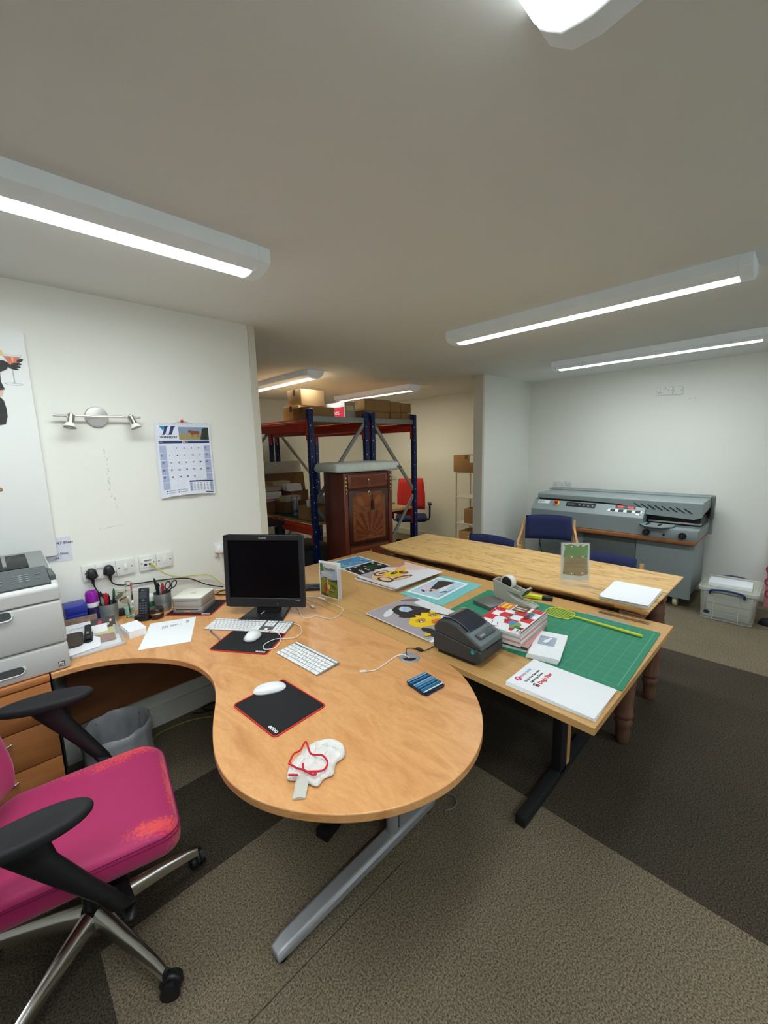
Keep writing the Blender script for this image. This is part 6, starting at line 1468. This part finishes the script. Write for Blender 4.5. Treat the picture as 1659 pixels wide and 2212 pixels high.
# magazines: a stack of seven
mg = [mat('magazine_edge_white', sr(222, 220, 214), .7), mat('magazine_edge_pink', sr(206, 150, 150), .7), mat('magazine_edge_grey', sr(186, 184, 178), .7)]
random.seed(17); z = ZT2+.0034
for k in range(7):
    th = (.0125, .010, .012, .010, .0115, .010, .010)[k]; last = k == 6
    ang = (12, 9, 3.5, 4, 3, 3.5, 3)[k]
    lb = 'magazine with a red, white and bunting cover on top of its stack' if last else 'magazine in the thick stack beside the label printer'
    t = thing('magazine', lb, 'magazine', (1.632+(.0 if k > 1 else .004), .862-(.0 if k > 1 else .012), z), R(ang), None if last else 'magazines under the top one beside the label printer')
    MB().box((0, 0, th/2), (.292, .212, th*.93), mg[(0, 1, 2, 0, 1, 0, 2)[k]], bev=.001).build('pages', t)
    MB().box((-.147, 0, th/2), (.003, .21, th*.98), (WHITE, DKGREY, WHITE, mg[1], WHITE, mg[2], WHITE)[k]).build('spine', t)
    z += th
    if last:
        MB().box((0, 0, th+.0004), (.294, .214, .0008), PAPER).build('cover', t, smooth=0)
        it = [(PAPER, RC(.0, .0, 1, 1))]
        for i in range(4):
            for j in range(4):
                if (i+j) % 2 == 0:
                    x0, y0 = .04+.19*i, .06+.23*j; it.append((RED, [(x0, y0), (x0+.10, y0+.02), (x0+.19, y0-.01), (x0+.19, y0+.22), (x0+.09, y0+.25), (x0, y0+.22)]))
        it += [(RED, RC(.0, .93, .62, 1)), (PAPER, EL(.14, .62, .09, .17, 0)), (INK, STR([(.10, .55), (.18, .60), (.10, .68), (.19, .72)], .015)[0]), (INK, STR([(.10, .55), (.18, .60), (.10, .68), (.19, .72)], .015)[2]),
               (mat('print_field', sr(120, 160, 90), .5), EL(.24, .26, .12, .11)), (BLUEP, EL(.30, .36, .08, .07)), (GREENP, EL(.18, .20, .06, .05)), (INK, EL(.14, .12, .06, .05, 30)), (PAPER, RC(.02, .02, .14, .20)), (INK, RC(.04, .05, .12, .07)), (INK, RC(.04, .10, .12, .12)),
               (mat('print_orange_panel', sr(222, 110, 50), .5), RC(.72, .70, .98, .98)), (YELLOW, RC(.75, .86, .95, .93)), (YELLOW, RC(.75, .75, .92, .81)), (DBR, RC(.74, .36, .98, .66)), (CRM, RC(.78, .40, .82, .64)), (CRM, RC(.86, .40, .90, .64)), (BLUEP, RC(.62, .16, .80, .30)), (GREENP, EL(.76, .24, .06, .05)), (RED, RC(.84, .06, .97, .28)), (mat('print_maroon', sr(110, 30, 40), .5), EL(.62, .24, .10, .05)), (mat('print_maroon', sr(110, 30, 40)), RC(.0, .0, 1, .025))]
        for i in range(7): it.append(((NAVY, GREENP, mat('print_tan', sr(196, 170, 120), .5))[i % 3], [(.30+.06*i, .55), (.34+.06*i, .55), (.32+.06*i, .47)]))
        picture('printed_cover', t, it, .292, .212, th+.0009, -.146, -.106)
# metal tin, tape dispenser with its roll, cutter knife
t = thing('metal_tin', 'flat grey metal case beside the tape dispenser', 'case', (1.868, 1.112, ZT2+.0034), R(-14)); TINM = mat('tin_grey', sr(120, 120, 116), .4, .5)
MB().box((0, 0, .005), (.13, .13, .009), TINM, bev=.002).build('case_base', t); MB().box((0, 0, .0145), (.131, .131, .009), TINM, bev=.002).build('case_lid', t)
TDM = mat('putty_plastic', sr(176, 174, 160), .4, noise=(8, .03))
t = thing('tape_dispenser', 'putty coloured desk tape dispenser with a roll of tape', 'tape dispenser', (1.985, 1.150, ZT2+.0034), R(-95)) # local +x = towards the cutter
side = [(.02, .0), (.245, .0), (.250, .010), (.225, .018), (.165, .024), (.125, .036), (.098, .055), (.088, .068), (.150, .066), (.168, .060), (.196, .098), (.165, .082), (.02, .110), (.0, .112), (.0, .08), (.008, .03)]
prof = [(.022, .0), (.245, .0), (.250, .010), (.222, .020), (.160, .028), (.120, .042), (.092, .066), (.150, .062), (.178, .056), (.205, .094), (.196, .100), (.168, .080), (.020, .108), (.0, .110), (.008, .030)]
for s in (-1, 1):
    mb = MB(); mb.prism(prof, -.004, .004, TDM, Matrix.Translation((0, s*.026, 0)) @ Matrix.Rotation(PI/2, 4, 'X')); mb.build('side_wall', t, bev=(.0015, 2))
mb = MB(); core = [(.022, .0), (.245, .0), (.250, .010), (.222, .014), (.155, .020), (.112, .034), (.084, .058), (.02, .06), (.010, .030)]
mb.prism(core, -.023, .023, TDM, Matrix.Rotation(PI/2, 4, 'X')); mb.build('weighted_base', t, bev=(.0015, 2))
MB().box((.004, 0, .085), (.008, .046, .05), TDM).build('back_wall', t)
mb = MB(); mb.prism([(.150, .058), (.178, .056), (.206, .094), (.198, .098), (.168, .072)], -.023, .023, TDM, Matrix.Rotation(PI/2, 4, 'X')); mb.build('cutter_arm', t)
MB().box((.195, 0, .077), (.004, .054, .046), mat('dark_green_blade_guard', sr(16, 40, 38), .4), RY(R(36))).build('cutter_guard', t)
r = thing('tape_roll', 'roll of white tape on a black hub in the tape dispenser', 'tape', (1.985-.003-.0*1, 1.150-.078, ZT2+.0034+.105), R(-95))
MB().lathe([(.024, -.018), (.037, -.018), (.0375, -.016), (.0375, .016), (.037, .018), (.024, .018)], mat('white_tape', sr(226, 226, 220), .3), Matrix.Rotation(PI/2, 4, 'X'), 40).build('tape', r, smooth=40)
MB().lathe([(0, -.0185), (.031, -.0185), (.031, .0185), (0, .0185)], BLACK, Matrix.Rotation(PI/2, 4, 'X'), 32).build('hub', r, smooth=40)
t = thing('utility_knife', 'yellow and black utility knife behind the tape dispenser', 'knife', (2.117, .962, ZT2), R(-72)); YK = mat('fluorescent_yellow', sr(220, 228, 50), .4)
MB().box((-.03, 0, .011), (.10, .028, .018), YK, bev=.004).build('handle', t); MB().box((.045, 0, .011), (.055, .030, .020), BLACK, bev=.005).build('grip_end', t); MB().box((-.095, 0, .009), (.035, .014, .002), STEEL).build('blade', t)
# fly swatter
t = thing('fly_swatter', 'bright yellow plastic fly swatter lying on the green mat', 'fly swatter', (0, 0, ZT2+.0034)); FS = mat('lime_yellow_plastic', sr(206, 214, 64), .4)
hd = [(1.925, .786), (1.932, .838), (1.965, .856), (2.015, .856), (2.046, .835), (2.052, .80), (2.030, .735), (1.985, .722), (1.938, .732)]
mb = MB(); ce = Vector((sum(p[0] for p in hd)/9, sum(p[1] for p in hd)/9))
mb.tube([(x, y, .004) for x, y in hd], .0028, FS, 6, closed=True)
for k in range(9):
    x = 1.938+.0132*k; y1 = .853-.00001; mb.box((x, .790+.002*k*.3, .0035), (.0018, .115 if 0 < k < 8 else .08, .0018), FS)
for k in range(9): mb.box((1.990, .742+.0128*k, .0035), (.108, .0018, .0018), FS)
mb.build('mesh_head', t, smooth=40)
MB().tube([(1.985, .735, .007), (1.98, .66, .008), (1.968, .45, .008), (1.967, .425, .008)], [.004, .0052, .0065, .006], FS, 10).build('handle', t)
# steel rulers
for k, (lb, p, q) in enumerate((('steel ruler on the work table along the wooden table edge', (2.085, .70), (2.085, .50)), ('second steel ruler beside the first, nearer the table corner', (2.150, .66), (2.150, .44)))):
    t = thing('steel_ruler', lb, 'ruler', ((p[0]+q[0])/2, (p[1]+q[1])/2, ZT2), R(-90+2*k))
    MB().box((0, 0, .0022), (math.dist(p, q), .026, .0012), STEEL).build('blade', t); mb = MB()
    for i in range(24): mb.box((-math.dist(p, q)/2+.006+.008*i, .008, .0029), (.0006, .008 if i % 5 else .012, .0003), INK)
    mb.build('graduations', t, smooth=0)
# envelopes and booklets
for k in range(5):
    last = k == 4
    t = flat('envelope', 'top white window envelope of the small stack on the green mat' if last else 'white envelope in the small stack on the green mat', 'envelope', (1.600+.001*k, .682-.0008*k), .235, .120, R(13+.5*k), .0036, PAPER, z=ZT2+.0034+.0040*k, group=None if last else 'white envelopes under the top one', part='envelope_body')
    if last:
        picture('address_window', t, [(mat('window_film', sr(164, 178, 194), .2), RC(.42, .30, .80, .86)), (PAPER, EL(.6, .6, .06, .10, 30, 10)), (mat('window_shadow', sr(140, 154, 170), .3), EL(.52, .5, .05, .10, 20, 10)), (PAPER, EL(.70, .52, .04, .09, 50, 10))], .235, .12, .0036, -.1175, -.06)
for k in range(4):
    last = k == 3
    t = flat('printed_booklet', 'top white printed sheet with Dogs Paw lettering at the table corner' if last else 'white printed sheet in the pile at the table corner', 'paper', (1.356+.0015*k, .530-.0005*k), .213, .300, R(1.5-1.0*k*.7), .0024, PAPER, z=ZT2+.0002+.0027*k, group=None if last else 'white sheets under the top one at the table corner')
    if last:
        MG = mat('magenta_logo', sr(200, 50, 120), .5); LB = mat('light_blue_logo', sr(110, 176, 210), .5); RL = mat('red_logo', sr(206, 60, 60), .5)
        picture('round_logo', t, [(MG, EL(-.062, .126, .0125, .0125))], 1, 1, .0025)
        text('P', .018, PAPER, 'logo_letter', t, (-.067, .1195, .0028), bold=.0006)
        text('immy', .017, mat('pink_logo', sr(206, 130, 160), .5), 'logo_lettering', t, (-.048, .121, .0026), bold=.0004)
        text('cards', .017, LB, 'logo_lettering', t, (-.007, .121, .0026), bold=.0004)
        text("Dog's Paw Barcodes", .0125, INK, 'printed_line', t, (-.062, .094, .0026), bold=.0003); text('Gift Wrap Direct', .0125, INK, 'printed_line', t, (-.055, .077, .0026), bold=.0003)
        text("Dog's Paw", .021, RL, 'logo_lettering', t, (-.040, .050, .0026), bold=.0010)
        picture('paw_logo', t, [(mat('dark_maroon_logo', sr(90, 30, 46), .5), EL(-.056, .056, .009, .008)), (mat('dark_maroon_logo', sr(90, 30, 46)), EL(-.062, .067, .0035, .004)), (mat('dark_maroon_logo', sr(90, 30, 46)), EL(-.054, .069, .0035, .004)), (RL, EL(-.054, .053, .004, .004))], 1, 1, .0025)
# ------------------------------------------------------------------ things on the wooden table
ZW = .7765
t = sheet_stack('paper_stack', 'thick stack of blank white paper on the corner of the wooden table', 'paper', (2.362, .577), .292, .222, ZW, .020, R(1), n=7, jit=.0012, seed=6)
o = MB().box((2.345, .580, ZW+.0206), (.297, .21, .0006), PAPER, RZ(R(4))).build('loose_paper', smooth=0); tag(o, 'single blank sheet slightly askew on top of the thick paper stack', 'paper')
ACR = mat('clear_acrylic', sr(236, 240, 240), .04, alpha=.07, spec=.8)
t = thing('sign_holder', 'clear acrylic sign holder with a green and brown bunting leaflet', 'sign holder', (2.352, .860, ZW), math.atan2(-.126, .09))
T_ = Matrix.Rotation(R(-6), 4, 'X')
for y in (-.0035, .0035):
    mb = MB(); mb.box((0, y, .122), (.158, .002, .236), ACR)
    for v in mb.bm.verts: v.co = T_ @ v.co
    mb.build('acrylic_panel', t, smooth=0)
MB().box((0, -.045, .0015), (.158, .09, .0028), ACR).build('acrylic_foot', t, smooth=0)
mb = MB(); mb.box((0, 0, .132), (.150, .0012, .212), PAPER)
for v in mb.bm.verts: v.co = T_ @ v.co
leaf = mb.build('leaflet', t, smooth=0)
GRW = mat('print_grass_green', sr(92, 146, 44), .5, noise=(14, .25)); BRW = mat('print_brown_wash', sr(150, 124, 54), .5, noise=(12, .2)); PGW = mat('print_grey_wash', sr(206, 208, 196), .5, noise=(20, .08))
it = [(PGW, RC(0, 0, 1, 1)), (GRW, [(.08, .60), (.94, .58), (.95, .95), (.75, .90), (.70, .97), (.6, .90), (.35, .97), (.14, .93)]), (BRW, [(.06, .15), (.12, .62), (.93, .60), (.96, .16), (.7, .10), (.3, .13)])]
for yb in (.90, .62, .17):
    for i in range(7): it.append(((GREENP, RED, PAPER)[i % 3], [(.08+.13*i, yb+.015*abs(3-i)), (.15+.13*i, yb+.015*abs(3-i)), (.115+.13*i, yb-.045+.015*abs(3-i))]))
for yb in (.70, .45, .36): it.append((mat('print_olive_line', sr(96, 96, 50), .5), RC(.15, yb, .88, yb+.006)))
picture('leaflet_print', leaf, it, .150, .212, 0, -.075, .026, M=T_ @ Matrix.Rotation(PI/2, 4, 'X') @ Matrix.Translation((0, 0, .0007)))
# ------------------------------------------------------------------ world, colour management
w = bpy.data.worlds.new('world'); SC.world = w; w.use_nodes = True
w.node_tree.nodes['Background'].inputs[0].default_value = (.9, .95, 1, 1); w.node_tree.nodes['Background'].inputs[1].default_value = .05
vs = SC.view_settings; vs.view_transform = 'Standard'; vs.look = 'None'; vs.gamma = 1; vs.use_curve_mapping = False
vs.exposure = 0.15
